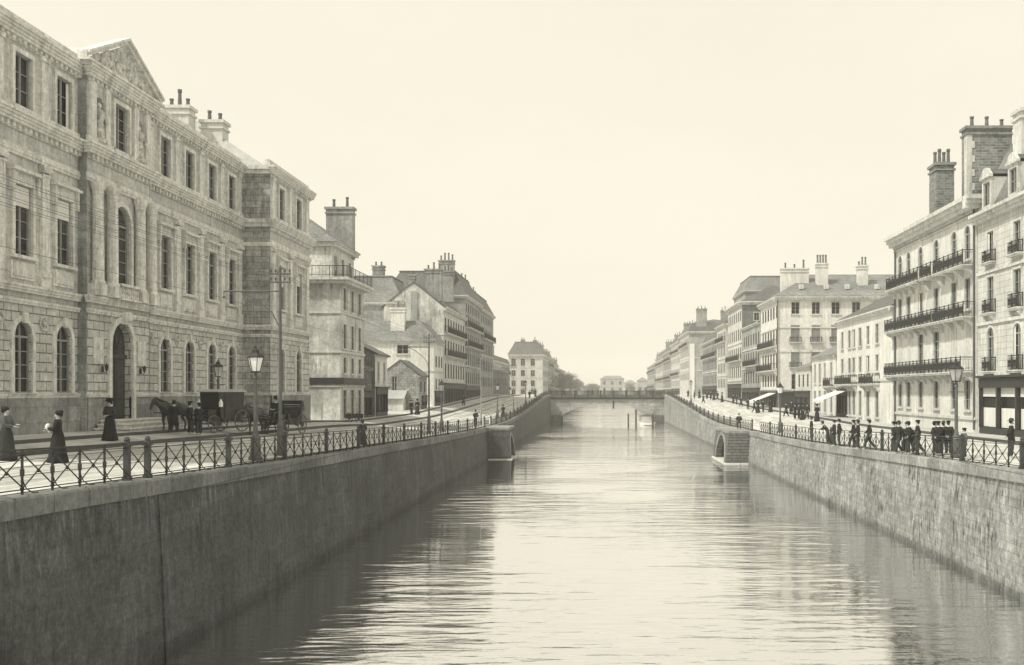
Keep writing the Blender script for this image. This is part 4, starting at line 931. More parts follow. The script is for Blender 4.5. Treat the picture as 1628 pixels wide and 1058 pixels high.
GH = building('gable_house', 'tall house with a white stripe down its blank gable beyond the bridge', -1, 24.8, 296, 330, 16, 17.0, M_lash, cols=[298+3.2*i for i in range(10)], rows=((13.4,2.1,1.2),(10,2.1,1.2),(6.6,2.1,1.2),(3.2,2.1,1.2)), rk='mansard', rh=4, corn=.6, smat=M_mid, strings=(9.4,5.8), chim=((27,30,296.5,297.6,17,23.5,{'pots':3}),(34,36.5,296.5,297.6,17,23,{'pots':3})), balcs=((297,329,12.9,{'dep':.6,'ornate':False,'brackets':False}),))
q = MB(); q.box(25.0,26.4,295.8,295.99,-1.4,13.5); ob_ = q.build('white_stripe', M_blind); ob_.name = 'painted_stripe'; ob_.parent = GH; ob_.location = tuple(-x for x in GH['_o'])
row(1, 331, 372, 24.8, 16.0, 'tall distant house with balconies beyond the white striped gable', M_lash, nf=4)
row(1, 373, 420, 24.8, 14.6, 'distant grey terrace house beyond the tall balconied ones on the right', M_mid, nf=4)
row(1, 421, 480, 24.8, 14.4, 'faint pale terrace house far along the right bank', M_lash, nf=4)
row(1, 481, 560, 24.5, 12.5, 'faintest terrace house at the far end of the right bank', M_mid, nf=3, rk='hip', rh=4)
o = building('low_house', 'one storey house with bare wall behind the low shops on the right', -1, 33, 112, 144, 10, 3.6, M_mid, rk='gable', rh=2.6, surr=False); 

# far end of the view
def farblock(label, x0, x1, y, z, m, rh=3):
    o = wthing('distant_building', label, 'building', ((x0+x1)/2, y, -2.8)); b = MB(nearside(y)); n = max(2, int((x1-x0)/5)); hs = []
    for i in range(n):
        c = x0+(x1-x0)*(i+.5)/n
        for zz in (0, 4.2): 
            if zz+2.6 < z: hs.append((c-.9,c+.9,zz,zz+2.4))
    wall_holes(b, x0, x1, -2.8, z, hs, 0, .3); b.T = None
    b.quad((x0,y,-2.8),(x0,y,z),(x0,y+12,z),(x0,y+12,-2.8)); b.quad((x1,y,-2.8),(x1,y,z),(x1,y+12,z),(x1,y+12,-2.8)); b.quad((x0,y+12,-2.8),(x1,y+12,-2.8),(x1,y+12,z),(x0,y+12,z)); b.build('wall', m, o)
    for h in hs: add_window(o, nearside(y), 'N', (h[0]+h[1])/2, h[2], 1.8, 2.4, False, 'far', .2)
    r = MB(); r.add([(x0-.4,y-.4,z),(x1+.4,y-.4,z),(x1+.4,y+12.4,z),(x0-.4,y+12.4,z),(x0+3,y+6,z+rh),(x1-3,y+6,z+rh)], [(0,1,5,4),(1,2,5),(2,3,4,5),(3,0,4),(0,1,2,3)]); r.build('roof', M_slate2, o)
farblock('long faint building with raised block closing the view above the bridge', -1, 15, 700, 8.2, M_mid, 2.2)
farblock('low faint building at the centre right of the far view', 14, 22, 662, 5.0, M_lash, 2.0)
farblock('faint taller house right of the low one in the far view', 22.2, 29, 650, 6.4, M_mid, 2.2)
farblock('faintest house touching the right bank row at the far end', 29.2, 40, 646, 5.2, M_lash, 2.5)
farblock('low faint building at the centre left of the far view', -24, -12, 690, 5.0, M_mid, 2.5)
farblock('faint house touching the left bank row at the far end', -36, -24.2, 664, 7.5, M_lash, 2.5)
farblock('lowest faint shed closing the middle of the far view', -12, -1.2, 710, 3.4, M_mid, 1.6)
for i, (x0, x1, y, z) in enumerate(((-120,-36,600,5),(38,130,600,6))): farblock(['distant block far left behind the left bank houses','distant block far right behind the right bank houses'][i], x0, x1, y, z, M_mid)
# trees near the far left end
def tree(x, y, h, r, label, seed):
    rg = random.Random(seed); zb = gz(x,y); o = thing('tree', label, 'tree', (x,y,zb))
    t = MB(); t.tube([(0,0,-.2),(.1,0,h*.3),(0,.1,h*.55),(.1,0,h*.85)], [.28,.2,.15,.05], 7)
    for i in range(9):
        a = rg.uniform(0,2*PI); z = h*rg.uniform(.3,.6); t.tube([(0,0,z),(math.cos(a)*r*.5,math.sin(a)*r*.5,z+h*.15),(math.cos(a)*r*.85,math.sin(a)*r*.85,z+h*.25)], [.1,.06,.02], 5)
    t.build('trunk', M_bark, o, base=(0,0,0))
    c = MB(); cl = [(rg.gauss(0,r*.4), rg.gauss(0,r*.4), h*rg.uniform(.4,.95)) for _ in range(26)]
    for i in range(2600):
        k = rg.choice(cl); p = [k[j]+rg.gauss(0, r*.17) for j in range(3)]
        s = rg.uniform(.1,.24); a = Vector((rg.gauss(0,1),rg.gauss(0,1),rg.gauss(0,1))).normalized(); b = a.orthogonal().normalized(); e = a.cross(b)
        P0 = Vector(p); c.quad(tuple(P0-b*s), tuple(P0+e*s*.6), tuple(P0+b*s), tuple(P0-e*s*.6))
    c.build('crown', M_leaf, o, base=(0,0,0)); return o
tree(-15.5, 560-150, 9, 3.6, 'leafy tree on the left quay just past the white mansard building', 1)
tree(-16, 450, 10, 4.0, 'second leafy tree further along the far left quay', 2)
tree(-15.5, 505, 10, 4.2, 'third leafy tree on the far left quay, behind the first two', 3)
tree(-15, 560, 9, 4.2, 'fourth leafy tree where the left row fades out', 4)
tree(-14.5, 615, 8, 4.5, 'last small tree at the very end of the left quay', 5)
tree(-6, 655, 6, 4.5, 'small round tree in front of the low far shed', 6)
tree(18, 650, 6.5, 4.0, 'small round tree before the far houses right of centre', 7)

# ================================================================== bridge
YB0, YB1 = 252.5, 264
o = wthing('bridge', 'low single arched bridge crossing the canal in the distance', 'bridge', (1.3, YB0, WATER))
zd = -2.05
b = MB(nearside(YB0)); xa, xb_ = -12.9, 15.5; al, ar = -9.8, 12.6; n = 24
arcp = [(al+(ar-al)*i/n, -6.0+3.1*math.sin(PI*i/n)**.8) for i in range(n+1)]
for d_ in (0, -(YB1-YB0)):
    for p, q in zip(arcp, arcp[1:]): b.quad((p[0],d_,p[1]),(q[0],d_,q[1]),(q[0],d_,zd),(p[0],d_,zd))
    b.quad((xa,d_,-9),(al,d_,-9),(al,d_,-6.0),(al,d_,zd),(xa,d_,zd)); b.quad((ar,d_,-9),(xb_,d_,-9),(xb_,d_,zd),(ar,d_,zd),(ar,d_,-6.0))
outl = [(al,-9)]+arcp+[(ar,-9)]
for p, q in zip(outl, outl[1:]): b.quad((p[0],0,p[1]),(q[0],0,q[1]),(q[0],-(YB1-YB0),q[1]),(p[0],-(YB1-YB0),p[1]))
b.build('arch', mat('bridge_stone', .42, brick=(1.2,.4), joint=.65, big=.3, fine=.3, streak=.7), o)
b = MB(); b.box(xa-.6,xb_+.6,YB0-.35,YB1+.35,zd,zd+.25); b.box(xa-.6,xb_+.6,YB0-.5,YB1+.5,zd+.25,zd+.4); b.build('deck', M_iron, o)
b = MB(); b.box(xa-10,xb_+10,YB0+.5,YB1-.5,zd+.38,zd+1.03)
b.build('roadway', M_road, o)
for yy_ in (YB0-.2, YB1+.2):
    for k in range(9):
        x0_ = xa+(xb_-xa)*k/9; x1_ = xa+(xb_-xa)*(k+1)/9
        p = MB(); p.box(x0_-.16,x0_+.16,yy_-.16,yy_+.16,zd+.4,zd+2.25); p.build('parapet_post', M_iron, o)
        p = MB()
        for i in range(1, 12): xx = x0_+(x1_-x0_)*i/12; p.box(xx-.055,xx+.055,yy_-.05,yy_+.05,zd+.45,zd+2.0)
        for z in (.45,.95,2.0): p.box(x0_+.12,x1_-.12,yy_-.08,yy_+.08,zd+z,zd+z+.14)
        p.build('parapet_panel', M_iron, o)
b = MB(); b.box(-13,-9.6,YB0-2.4,YB0-.01,-9,-5.9); b.build('pier_footing', M_quayL, o)
b = MB(); b.box(12.0,15.4,YB0-2.4,YB0-.01,-9,-5.9); b.build('pier_footing', M_quayL, o)
b = MB(nearside(YB0)); b.box(2.6,3.0,.0,.3,-4.3,-2.36); b.build('hanging_gauge', M_iron, o)

# moored wash boat and mooring posts by the right wall
o = wthing('wash_boat', 'small flat canopied boat moored between posts near the right end of the bridge', 'boat', (9.6, 231, WATER))
h = MB()
sec = [(-1.6,.3),(-1.9,.9),(1.9,.9),(1.6,.3)]
vs = []
for y, k in ((226,.45),(227.5,.95),(231,1),(235,1),(236.6,.5)):
    vs += [(10+p[0]*k, y, WATER-.35+p[1]+(1-k)*.25) for p in sec]
h.add(vs, [(i*4+j, i*4+(j+1)%4, (i+1)*4+(j+1)%4, (i+1)*4+j) for i in range(4) for j in range(4)]+[(0,1,2,3),(16,17,18,19)]); h.build('hull', M_blind, o)
r = MB()
for x in (8.6,11.4):
    for y in (228,234.5): r.tube([(x,y,WATER+.4),(x,y,WATER+1.9)], .06, 5)
r.build('canopy_posts', M_wood, o)
r = MB(); r.prism([(-1.8,0),(1.8,0),(0,.5)], 227.6, 235, lambda p,t: (10+p[0],t,WATER+1.9+p[1])); r.build('canopy', M_cloth3, o)
for i, (x, y, t, lb) in enumerate(((7.6,232,4.2,'tall black mooring post at the left end of the wash boat'),(11.0,225,3.4,'black mooring post on the wall side of the wash boat'),(6.2,244,3.0,'thin lone mooring post standing left of the wash boat'),(-9.2,240,2.6,'dark mooring post in front of the left bridge footing'))):
    p = MB(); p.lathe([(.2,0),(.2,t),(.12,t+.15)], (x,y,WATER-1), 8); p.lathe([(.24,t-.3),(.24,t-.1)], (x,y,WATER-1), 8); tag(p.build('mooring_post', M_wood), lb, 'mooring post')
SKYK, SUNE, HAZE, EXPO = 7.45, 3.9, 0.0005, 0.0
# ================================================================== street furniture
def lamp(label, x, y, H=4.2, big=1.0):
    z = gz(x, y) if abs(x) > 13.3 else sm(y, PL); o = thing('street_lamp', label, 'street lamp', (x, y, z), 0, 'gas street lamps along the quays')
    p = MB(); p.lathe([(.26,0),(.26,.12),(.2,.18),(.17,.8),(.2,.86),(.14,.95),(.1,1.15),(.085,1.3),(.07,H-1.05),(.11,H-1.0),(.06,H-.9),(.05,H-.78)], n=10, fn=lambda a,z: 1+.08*math.cos(4*a) if z < .9 else 1); p.tube([(-.32,0,H-1.25),(.32,0,H-1.25)], .022, 5)
    p.build('pole', M_ironl, o, base=(0,0,0))
    k = big; l = MB(); r0, r1 = .15*k, .27*k; zb, zt = H-.74, H-.22
    for i in range(6):
        a = PI/3*i; b = PI/3*(i+1)
        l.quad((r0*math.cos(a),r0*math.sin(a),zb),(r0*math.cos(b),r0*math.sin(b),zb),(r1*math.cos(b),r1*math.sin(b),zt),(r1*math.cos(a),r1*math.sin(a),zt))
    l.build('lantern_glass', M_lglass, o, base=(0,0,0))
    f = MB()
    for i in range(6): a = PI/3*i; f.tube([((r0+.005)*math.cos(a),(r0+.005)*math.sin(a),zb-.02),((r1+.005)*math.cos(a),(r1+.005)*math.sin(a),zt+.02)], .014, 4)
    f.lathe([(r0+.02,zb-.05),(r0+.02,zb)], n=6); f.lathe([(r1+.03,zt),(r1+.03,zt+.04),(r1*.55,zt+.2),(r1*.5,zt+.2),(r1*.45,zt+.3),(.05,zt+.36),(.04,zt+.44),(.0,zt+.5)], n=6)
    f.build('lantern_frame', M_iron, o, base=(0,0,0)); return o
lamp('near gas lamp with pale lantern behind the left railing beside the carriages', -13.45, 40.3, 4.2, 1.1)
lamp('gas lamp on the pavement against the palace wall above the closed carriage', -22.3, 60.3, 3.9)
lamp('dark gas lamp near the tall wire pole in front of the blank gable', -14.0, 90.6, 4.3)
lamp('slim gas lamp behind the railing above the left stair block', -14.2, 141, 4.6)
lamp('gas lamp at the left quay edge near the bridge', -13.6, 185, 4.4)
lamp('gas lamp with white top standing by the right railing before the corner building', 16.4, 95.5, 4.35, 1.2)
lamp('thick based gas lamp by the right railing in front of the balconied house', 16.15, 47.3, 4.25, 1.2)
lamp('gas lamp at the right quay edge close to the bridge', 16.3, 190, 4.4)
def pole(label, x, y, H, arm=True, white=False, r=.078):
    z = gz(x, y); o = thing('tram_pole', label, 'pole', (x, y, z), 0, 'tram wire poles on the left quay')
    p = MB(); p.lathe([(r*2.2,0),(r*2.4,.15),(r*1.8,.3),(r*1.7,1.2),(r*2,1.28),(r*1.2,1.45),(r,1.6),(r*.75,H-.2),(r*.9,H),(0,H+.15)], n=10); p.build('mast', M_ironl if not white else M_frame, o, base=(0,0,0))
    if arm:
        a = MB(); za = H-1.0
        a.tube([(0,0,za),(-2.4,0,za)], .035, 6); a.tube([(0,0,za-1.6),(-.35,0,za-.9),(-1.1,0,za-.3),(-1.7,0,za)], .025, 5)
        a.tube([(-2.4,0,za),(-2.4,0,za-.22)], .02, 5); a.blob((-2.4,0,za-.25), .06, 5); a.build('bracket_arm', M_ironl, o, base=(0,0,0))
    a = MB(); 
    for zz in (H-.3, H-.65):
        a.box(-.45,.45,-.03,.03,zz,zz+.06)
        for xx in (-.4,-.2,.2,.4): a.lathe([(.015,0),(.015,.06),(.04,.07),(.045,.14),(.03,.19),(.0,.2)], (xx,0,zz+.05), 8)
    a.build('insulator_crossarm', M_ironl, o, base=(0,0,0)); return o, z
PO = [pole('tall ornate tram pole with side arm behind the left railing before the palace pavilion', -13.7, 44.2, 8.0),
      pole('dark tram pole standing before the old house with the steep slate roof', -14.0, 84, 8.0, arm=True),
      pole('pale slim tram pole above the left stair block', -14.1, 121, 7.6, white=True, r=.06),
      pole('distant tram pole halfway to the bridge on the left quay', -14.3, 168, 7.4, white=True, r=.06)]
# wires sagging between pole heads; the first span runs back over the camera's left shoulder
def wire(label, pts, r=.011, sag=.5):
    w = MB()
    for (a, b) in zip(pts, pts[1:]):
        a = Vector(a); b = Vector(b); n = 10
        seg = [a+(b-a)*i/n-Vector((0,0,sag*4*(i/n)*(1-i/n))) for i in range(n+1)]
        w.tube(seg, r, 4)
    tag(w.build('overhead_wire', M_ironl), label, 'wire', 'overhead wires along the left quay')
py = [6, 44.2, 84, 121, 168]; pH = [5.3, 8.0, 8.0, 7.6, 7.4]; px_ = [-13.7,-13.7,-14.0,-14.1,-14.3]
pz = [gz(-13.8, y) for y in py]
names = ['topmost overhead wire nearest the palace','upper overhead wire second from the palace','upper overhead wire second from the canal','upper overhead wire nearest the canal']
for i, xx in enumerate((-.4,-.2,.2,.4)):
    wire(names[i]+' on the top crossarm', [(px_[k]+xx, py[k], (pz[k]+pH[k]-.06) if k else 5.1) for k in range(5)], .006, .35)
    wire(names[i].replace('topmost','lower').replace('upper','lower')+' on the second crossarm', [(px_[k]+xx, py[k], (pz[k]+pH[k]-.41) if k else 4.7) for k in range(5)], .006, .4)
wire('trolley wire hung from the side arms over the left quay road', [(px_[k]-2.4, py[k], (pz[k]+pH[k]-1.28) if k else 4.1) for k in range(3)], .008, .15)

# ================================================================== people
def skin_mesh(name, verts, edges, radii, mats, root=0, sub=1, extra=None, matfn=None):
    me = bpy.data.meshes.new('tmp'); me.from_pydata(verts, edges, [])
    o = bpy.data.objects.new('tmp', me); C.objects.link(o)
    m = o.modifiers.new('s', 'SKIN'); m.use_smooth_shade = True
    for i, r in enumerate(radii):
        rr = r if isinstance(r, tuple) else (r, r); me.skin_vertices[0].data[i].radius = rr
        me.skin_vertices[0].data[i].use_root = (i == root)
    if sub: s = o.modifiers.new('u', 'SUBSURF'); s.levels = sub; s.render_levels = sub
    dg = bpy.context.evaluated_depsgraph_get(); dg.update()
    n = bpy.data.meshes.new_from_object(o.evaluated_get(dg)); n.name = name
    bpy.data.objects.remove(o); bpy.data.meshes.remove(me)
    n.materials.clear()
    for x in mats: n.materials.append(x)
    if matfn:
        for p in n.polygons: p.material_index = matfn(p.center)
    for p in n.polygons: p.use_smooth = True
    return n
class Sk:
    def __init__(s): s.v = []; s.e = []; s.r = []
    def p(s, co, r, parent=None):
        s.v.append(tuple(co)); s.r.append(r); i = len(s.v)-1
        if parent is not None: s.e.append((parent, i))
        return i
def figure(pose, female=False):
    """joint positions of one pose; y forward, feet at z=0, height about 1.7"""
    J = {'pel':(0,0,.93),'wai':(0,0,1.08),'che':(0,.01,1.27),'nk':(0,0,1.44),'hd':(0,.015,1.56),'ht':(0,.01,1.67),
         'sh':[(-.18,0,1.39),(.18,0,1.39)],'el':[(-.25,-.02,1.12),(.25,-.02,1.12)],'wr':[(-.25,.06,.88),(.25,.06,.88)],
         'hip':[(-.09,0,.9),(.09,0,.9)],'kn':[(-.1,.02,.5),(.1,.02,.5)],'an':[(-.1,-.02,.09),(.1,-.02,.09)]}
    if pose == 'lean':
        for k, dy, dz in (('wai',.05,0),('che',.16,-.04),('nk',.27,-.08),('hd',.36,-.09),('ht',.39,-.09)): J[k] = (0, J[k][1]+dy, J[k][2]+dz)
        J['sh'] = [(-.18,.24,1.3),(.18,.24,1.3)]; J['el'] = [(-.24,.36,1.1),(.24,.36,1.1)]; J['wr'] = [(-.1,.5,1.12),(.1,.52,1.12)]; J['kn'] = [(-.1,.05,.5),(.12,-.05,.5)]; J['an'] = [(-.1,-.02,.09),(.14,-.2,.09)]
    elif pose == 'walk':
        J['kn'] = [(-.1,.2,.52),(.1,-.02,.5)]; J['an'] = [(-.1,.26,.09),(.1,-.32,.14)]; J['el'] = [(-.24,-.12,1.13),(.24,.08,1.13)]; J['wr'] = [(-.23,-.08,.9),(.22,.25,.95)]
    elif pose == 'pocket':
        J['el'] = [(-.3,-.06,1.13),(.3,-.06,1.13)]; J['wr'] = [(-.17,.06,.97),(.17,.06,.97)]; J['an'] = [(-.14,-.02,.09),(.16,.05,.09)]; J['kn'] = [(-.12,.02,.5),(.13,.04,.5)]
    elif pose == 'clasp':
        J['el'] = [(-.25,.0,1.12),(.25,.0,1.12)]; J['wr'] = [(-.07,.22,1.08),(.07,.22,1.07)]
    elif pose == 'carry':
        J['el'] = [(-.22,.08,1.12),(.22,.08,1.12)]; J['wr'] = [(-.08,.3,1.15),(.08,.3,1.1)]
    elif pose == 'back':
        J['el'] = [(-.29,-.08,1.12),(.29,-.08,1.12)]; J['wr'] = [(-.06,-.17,.98),(.06,-.18,.99)]
    elif pose == 'sit':
        J['kn'] = [(-.12,.42,.9),(.12,.42,.9)]; J['an'] = [(-.12,.5,.48),(.12,.5,.48)]; J['hip'] = [(-.09,.04,.9),(.09,.04,.9)]
        J['el'] = [(-.24,.06,1.14),(.24,.06,1.14)]; J['wr'] = [(-.1,.34,1.1),(.1,.34,1.12)]
    return J
def lerp(a, b, t): return tuple(a[i]+(b[i]-a[i])*t for i in range(3))
def body_skel(J, female, infl=0, parts='all'):
    s = Sk(); k = .88 if female else 1
    pel = s.p(J['pel'], (.15*k+infl,.11+infl)); wai = s.p(J['wai'], (.135*k*(.85 if female else 1)+infl,.10+infl), pel); che = s.p(J['che'], (.165*k+infl,.115+infl), wai)
    nk = s.p(J['nk'], .06+infl*.6, che)
    if parts == 'all':
        n2 = s.p(lerp(J['nk'],J['hd'],.45), .052, nk); hd = s.p(J['hd'], (.078,.092), n2); ht = s.p(J['ht'], (.07,.085), hd)
    for i in (0,1):
        if parts in ('all','coat'):
            sh = s.p(J['sh'][i], .062+infl, che); el = s.p(J['el'][i], .045+infl*.9, sh); wr = s.p(J['wr'][i], .028+infl*.8, el)
            if parts == 'all':
                d = Vector(J['wr'][i])-Vector(J['el'][i]); d.normalize(); w = Vector(J['wr'][i]); x = Vector((0,0,1)).cross(d)
                x = Vector((1,0,0)) if x.length < .3 else x.normalized(); nrm = d.cross(x).normalized()
                pm = s.p(w+d*.05, (.036,.018), wr); pe = s.p(w+d*.09, (.038,.016), pm)
                for f_, (off, ln) in enumerate(((-.03,.07),(-.01,.08),(.01,.075),(.03,.06))):
                    b = s.p(w+d*.10+x*off, .0095, pe); c = s.p(w+d*(.10+ln*.5)+x*off-nrm*.008, .009, b); s.p(w+d*(.10+ln*.9)+x*off*.9-nrm*.03, .007, c)
                sg = 1 if i == 0 else -1
                t = s.p(w+d*.055+x*.045*sg, .011, pm); s.p(w+d*.09+x*.06*sg-nrm*.02, .009, t)
        if parts in ('all','legs'):
            hp = s.p(J['hip'][i], .085+infl, pel); kn = s.p(J['kn'][i], .058+infl*1.2, hp); an = s.p(J['an'][i], .038+infl*1.5, kn)
            if parts == 'all':
                a = J['an'][i]; s.p((a[0],a[1]+.06,max(.035,a[2]-.05)), .035, an); s.p((a[0]*1.1,a[1]+.16,max(.03,a[2]-.06)), .03, len(s.v)-1)
    if parts == 'all':
        h = J['hd']; s.p((h[0],h[1]+.10,h[2]+.005), .014, hd)
    return s
PC = {}
def person(label, x, y, face, cat='person', pose='pocket', female=False, hat='cap', coat=None, leg=None, hgt=1.7, group=None, z=None, skirt_m=None, apron=False, bundle=False, longcoat=False):
    """face: heading angle, 0 = away from the camera (+y)"""
    coat = coat or M_cloth; leg = leg or M_cloth2
    key = (pose, female); J = figure(pose, female)
    if key not in PC:
        sk = body_skel(J, female); mz = lambda c: 1 if (Vector(c)-Vector((0,J['hd'][1]+.06,J['hd'][2]+.04))).length < .0 else 0
        body = skin_mesh('person', sk.v, sk.e, sk.r, [M_skin], 0, 1)
        ck = body_skel(J, female, .04, 'coat'); cm = skin_mesh('jacket', ck.v, ck.e, ck.r, [M_cloth], 0, 1)
        lk = body_skel(J, female, .03, 'legs'); lm = skin_mesh('trousers', lk.v, lk.e, lk.r, [M_cloth2], 0, 1)
        PC[key] = (body, cm, lm)
    body, cm, lm = PC[key]
    z = gz(x, y)+((.29 if x < -21.6 else .15 if x < -19.55 else .16 if x > 22.4 else .006) if y < 252 else 0) if z is None else z; sc = hgt/1.74
    o = bpy.data.objects.new('person', body); C.objects.link(o); o.location = (x, y, z); o.rotation_euler.z = face; o.scale = (sc,sc,sc)
    tag(o, label, cat, group)
    def mm(src, m):
        k = (src.name, m.name)
        if k not in PC: c = src.copy(); c.materials.clear(); c.materials.append(m); PC[k] = c
        return PC[k]
    obj('bodice' if female else 'jacket', mm(cm, coat), o)
    if female:
        sm_ = skirt_m or coat; k = ('skirt', sm_.name)
        if k not in PC:
            mb = MB(); mb.lathe([(.13,1.1),(.15,1.02),(.19,.9),(.22,.7),(.25,.4),(.31,.12),(.33,.02),(.29,.0)], n=26, sy=1.0, fn=lambda a,z: 1+.07*math.sin(a*7+1)*(1.1-z)); PC[k] = mb.mesh('skirt', sm_, smooth=True)
        obj('skirt', PC[k], o)
        if 'lbun' not in PC:
            mb = MB(); mb.blob((0,-.09,1.6), .065, 6); mb.blob((0,-.015,1.655),.098,8,.9,1.05,.85); PC['lbun'] = mb.mesh('hair', M_hair, smooth=True)
        hh = obj('hair', PC['lbun'], o, (0, J['hd'][1]-.015, J['hd'][2]-1.56))
    else:
        obj('trousers', mm(lm, leg), o)
        if longcoat or pose in ('pocket','back','walk','clasp'):
            k = ('tail', coat.name, longcoat)
            if k not in PC:
                zb = .45 if longcoat else .76; mb = MB(); mb.lathe([(.15,1.12),(.165,1.0),(.19,.88),(.21 if not longcoat else .25,zb),(.18,zb)], n=18, sy=.8, fn=lambda a,z: 1+.04*math.sin(a*5)); PC[k] = mb.mesh('coat_skirt', coat, smooth=True)
            obj('coat_skirt', PC[k], o)
        if 'mhair' not in PC:
            mb = MB(); mb.blob((0,-.03,1.64), .09, 8, .88, .95, 1.0); PC['mhair'] = mb.mesh('hair', M_hair, smooth=True)
        obj('hair', PC['mhair'], o, (0, J['hd'][1]-.015, J['hd'][2]-1.56))
        if 'collar' not in PC:
            mb = MB(); mb.lathe([(.062,1.44),(.068,1.46),(.066,1.50),(.06,1.505)], (0,.01,0), 10, 1, 1.1); PC['collar'] = mb.mesh('collar', M_white)
        obj('collar', PC['collar'], o, (0, J['nk'][1], J['nk'][2]-1.44))
    k = ('hat', hat)
    if k not in PC:
        mb = MB()
        if hat == 'cap': mb.lathe([(.088,1.66),(.095,1.69),(.125,1.735),(.12,1.76),(.0,1.78)], (0,-.01,0), 14, .95, 1.1); mb.prism([(-.08,.06),(.08,.06),(.06,.15),(-.06,.15)], 1.66, 1.675, lambda p,t: (p[0],p[1],t))
        elif hat == 'bowler': mb.lathe([(.15,1.675),(.155,1.69),(.1,1.685),(.1,1.74),(.08,1.785),(.0,1.8)], (0,0,0), 14, .9, 1.1)
        elif hat == 'top': mb.lathe([(.15,1.675),(.15,1.69),(.095,1.69),(.098,1.86),(.0,1.865)], (0,0,0), 14, .9, 1.1)
        elif hat == 'soft': mb.lathe([(.17,1.67),(.175,1.685),(.1,1.69),(.1,1.76),(.05,1.80),(.0,1.78)], (0,0,0), 14, .9, 1.1)
        elif hat == 'lady':
            mb.lathe([(.1,1.67),(.24,1.69),(.245,1.705),(.12,1.715),(.13,1.78),(.1,1.83),(.0,1.84)], (0,0,0), 16, 1, 1.1)
            for a in range(5): mb.blob((.12*math.cos(a*1.3),.12*math.sin(a*1.3),1.75), .065, 5)
        elif hat == 'bonnet': mb.blob((0,-.03,1.665), .115, 8, .95, 1.1, .85); mb.blob((0,-.1,1.7), .07, 6)
        PC[k] = mb.mesh('hat', M_cloth if hat != 'soft' else M_cloth2, smooth=hat != 'cap')
    obj('hat', PC[k], o, (0, J['hd'][1]-.015, J['hd'][2]-1.56))
    if apron or bundle:
        mb = MB()
        if bundle: mb.blob((0,.3,1.2), .12, 6, 1.3, .8, 1.0); mb.blob((.03,.26,1.07), .08, 6, 1.2, .8, .9)
        mb.build('wrapped_bundle' if bundle else 'apron', M_white, o, base=(0,0,0))
    return o
PIR = PI
person('woman in black bonnet and long skirt walking behind the left railing with a white bundle', -17.4, 33.2, PI/2+.3, pose='carry', female=True, hat='bonnet', bundle=True, hgt=1.66)
person('woman in wide flowered hat facing the camera with clasped hands near the palace steps', -20.3, 42.8, PI-.2, pose='clasp', female=True, hat='lady', hgt=1.68, coat=M_cloth2, skirt_m=M_cloth)
person('person in grey dress cut off by the left edge of the view', -18.95, 33.0, -PI/2, pose='carry', female=True, hat='bonnet', coat=M_cloth3, skirt_m=M_cloth2)
person('tall man in dark coat seen from behind at the left end of the carriage group', -20.7, 50.2, .2, hat='soft', longcoat=True, hgt=1.62)
person('man in bowler standing between the tall man and the closed carriage', -20.2, 50.9, -.8, hat='bowler', hgt=1.6)
person('short man in cap against the horse by the closed carriage', -19.8, 51.0, 1.0, hat='cap', hgt=1.58, pose='clasp')
person('stout person standing inside the left railing by the low dark house', -13.45, 58.4, 0, hat='bonnet', female=True, pose='clasp', hgt=1.35, coat=M_cloth2)
person('two paces from the left stair block a man in long coat looks along the quay', -13.7, 112.5, .5, hat='top', longcoat=True, hgt=1.72, pose='back')
person('man standing in the doorway of the small rubble cottage', -20.9, 113.8, -PI/2-.4, hat='cap')
person('woman in full dark skirt on the pavement beside the rubble cottage', -20.9, 117.5, PI, female=True, hat='lady', pose='clasp')
person('lone figure on the pavement below the tall gabled house', -20.0, 150, 0, hat='soft', longcoat=True)
person('small dark figure by the slim lamp above the left stair block', -13.9, 146, .3, female=True, hat='lady', pose='clasp')
person('man walking near the left end of the bridge', -15.0, 215, 0, pose='walk', hat='bowler')
person('woman walking beside the railing close to the left bridge end', -14.6, 228, .2, female=True, hat='lady', pose='walk')
# right bank groups
G1 = 'men gathered at the right railing'
sp = [(1421,53.6,'pocket','cap','first man of the larger group at the right railing, leftmost'),(1429,52.4,'walk','soft','tall man behind the leftmost of the larger railing group'),(1437,53.4,'lean','cap','man leaning on the railing third in the larger group'),
      (1444,52.0,'pocket','bowler','man in bowler hat at the middle of the larger railing group'),(1451,53.0,'lean','cap','short man leaning beside the post in the larger group'),(1459,51.8,'walk','cap','rightmost man of the larger railing group, striding')]
for k, (px, Y, ps, ht, lb) in enumerate(sp): person(lb, (px-VX)*Y/F, Y, PI/2+.4*math.sin(k*2.1), pose=ps, hat=ht, hgt=1.62+.03*(k % 3), group=G1)
sp = [(1486,50.4,'bowler','leftmost man of the smaller tight group with backs turned'),(1492,49.6,'cap','second man of the smaller tight group, in a cap'),(1500,50.2,'soft','third man of the smaller tight group, in a soft hat'),(1508,49.5,'cap','rightmost man of the smaller tight group')]
for k, (px, Y, ht, lb) in enumerate(sp): person(lb, (px-VX)*Y/F, Y, -PI/2+.3*k, pose='back' if k % 2 else 'pocket', hat=ht, hgt=1.6+.03*(k % 2), group='tight knot of men before the balconied house')
person('lone man in dark suit and hat walking alone at the far right railing', 17.95, 45.5, -PI/2-.3, pose='back', hat='soft', hgt=1.7)
person('child in grey beside the thick lamp base at the right railing', 16.2, 46.4, PI/2, pose='pocket', hat='cap', hgt=1.35, coat=M_cloth3)
sp = [(1316,69,'lean','soft','man with white collar leaning near the awning shop, leftmost'),(1326,67,'pocket','cap','burly man in the crowd below the canvas awning'),(1334,68.3,'back','bowler','man in bowler in the crowd below the canvas awning'),
      (1357,61.5,'walk','cap','left man of the pair walking along the right railing'),(1364,60.4,'pocket','soft','right man of the pair walking along the right railing'),(1382,59.6,'walk','cap','single man walking between the pair and the larger group'),
      (1290,79.5,'pocket','bowler','man beside the railing left of the awning crowd')]
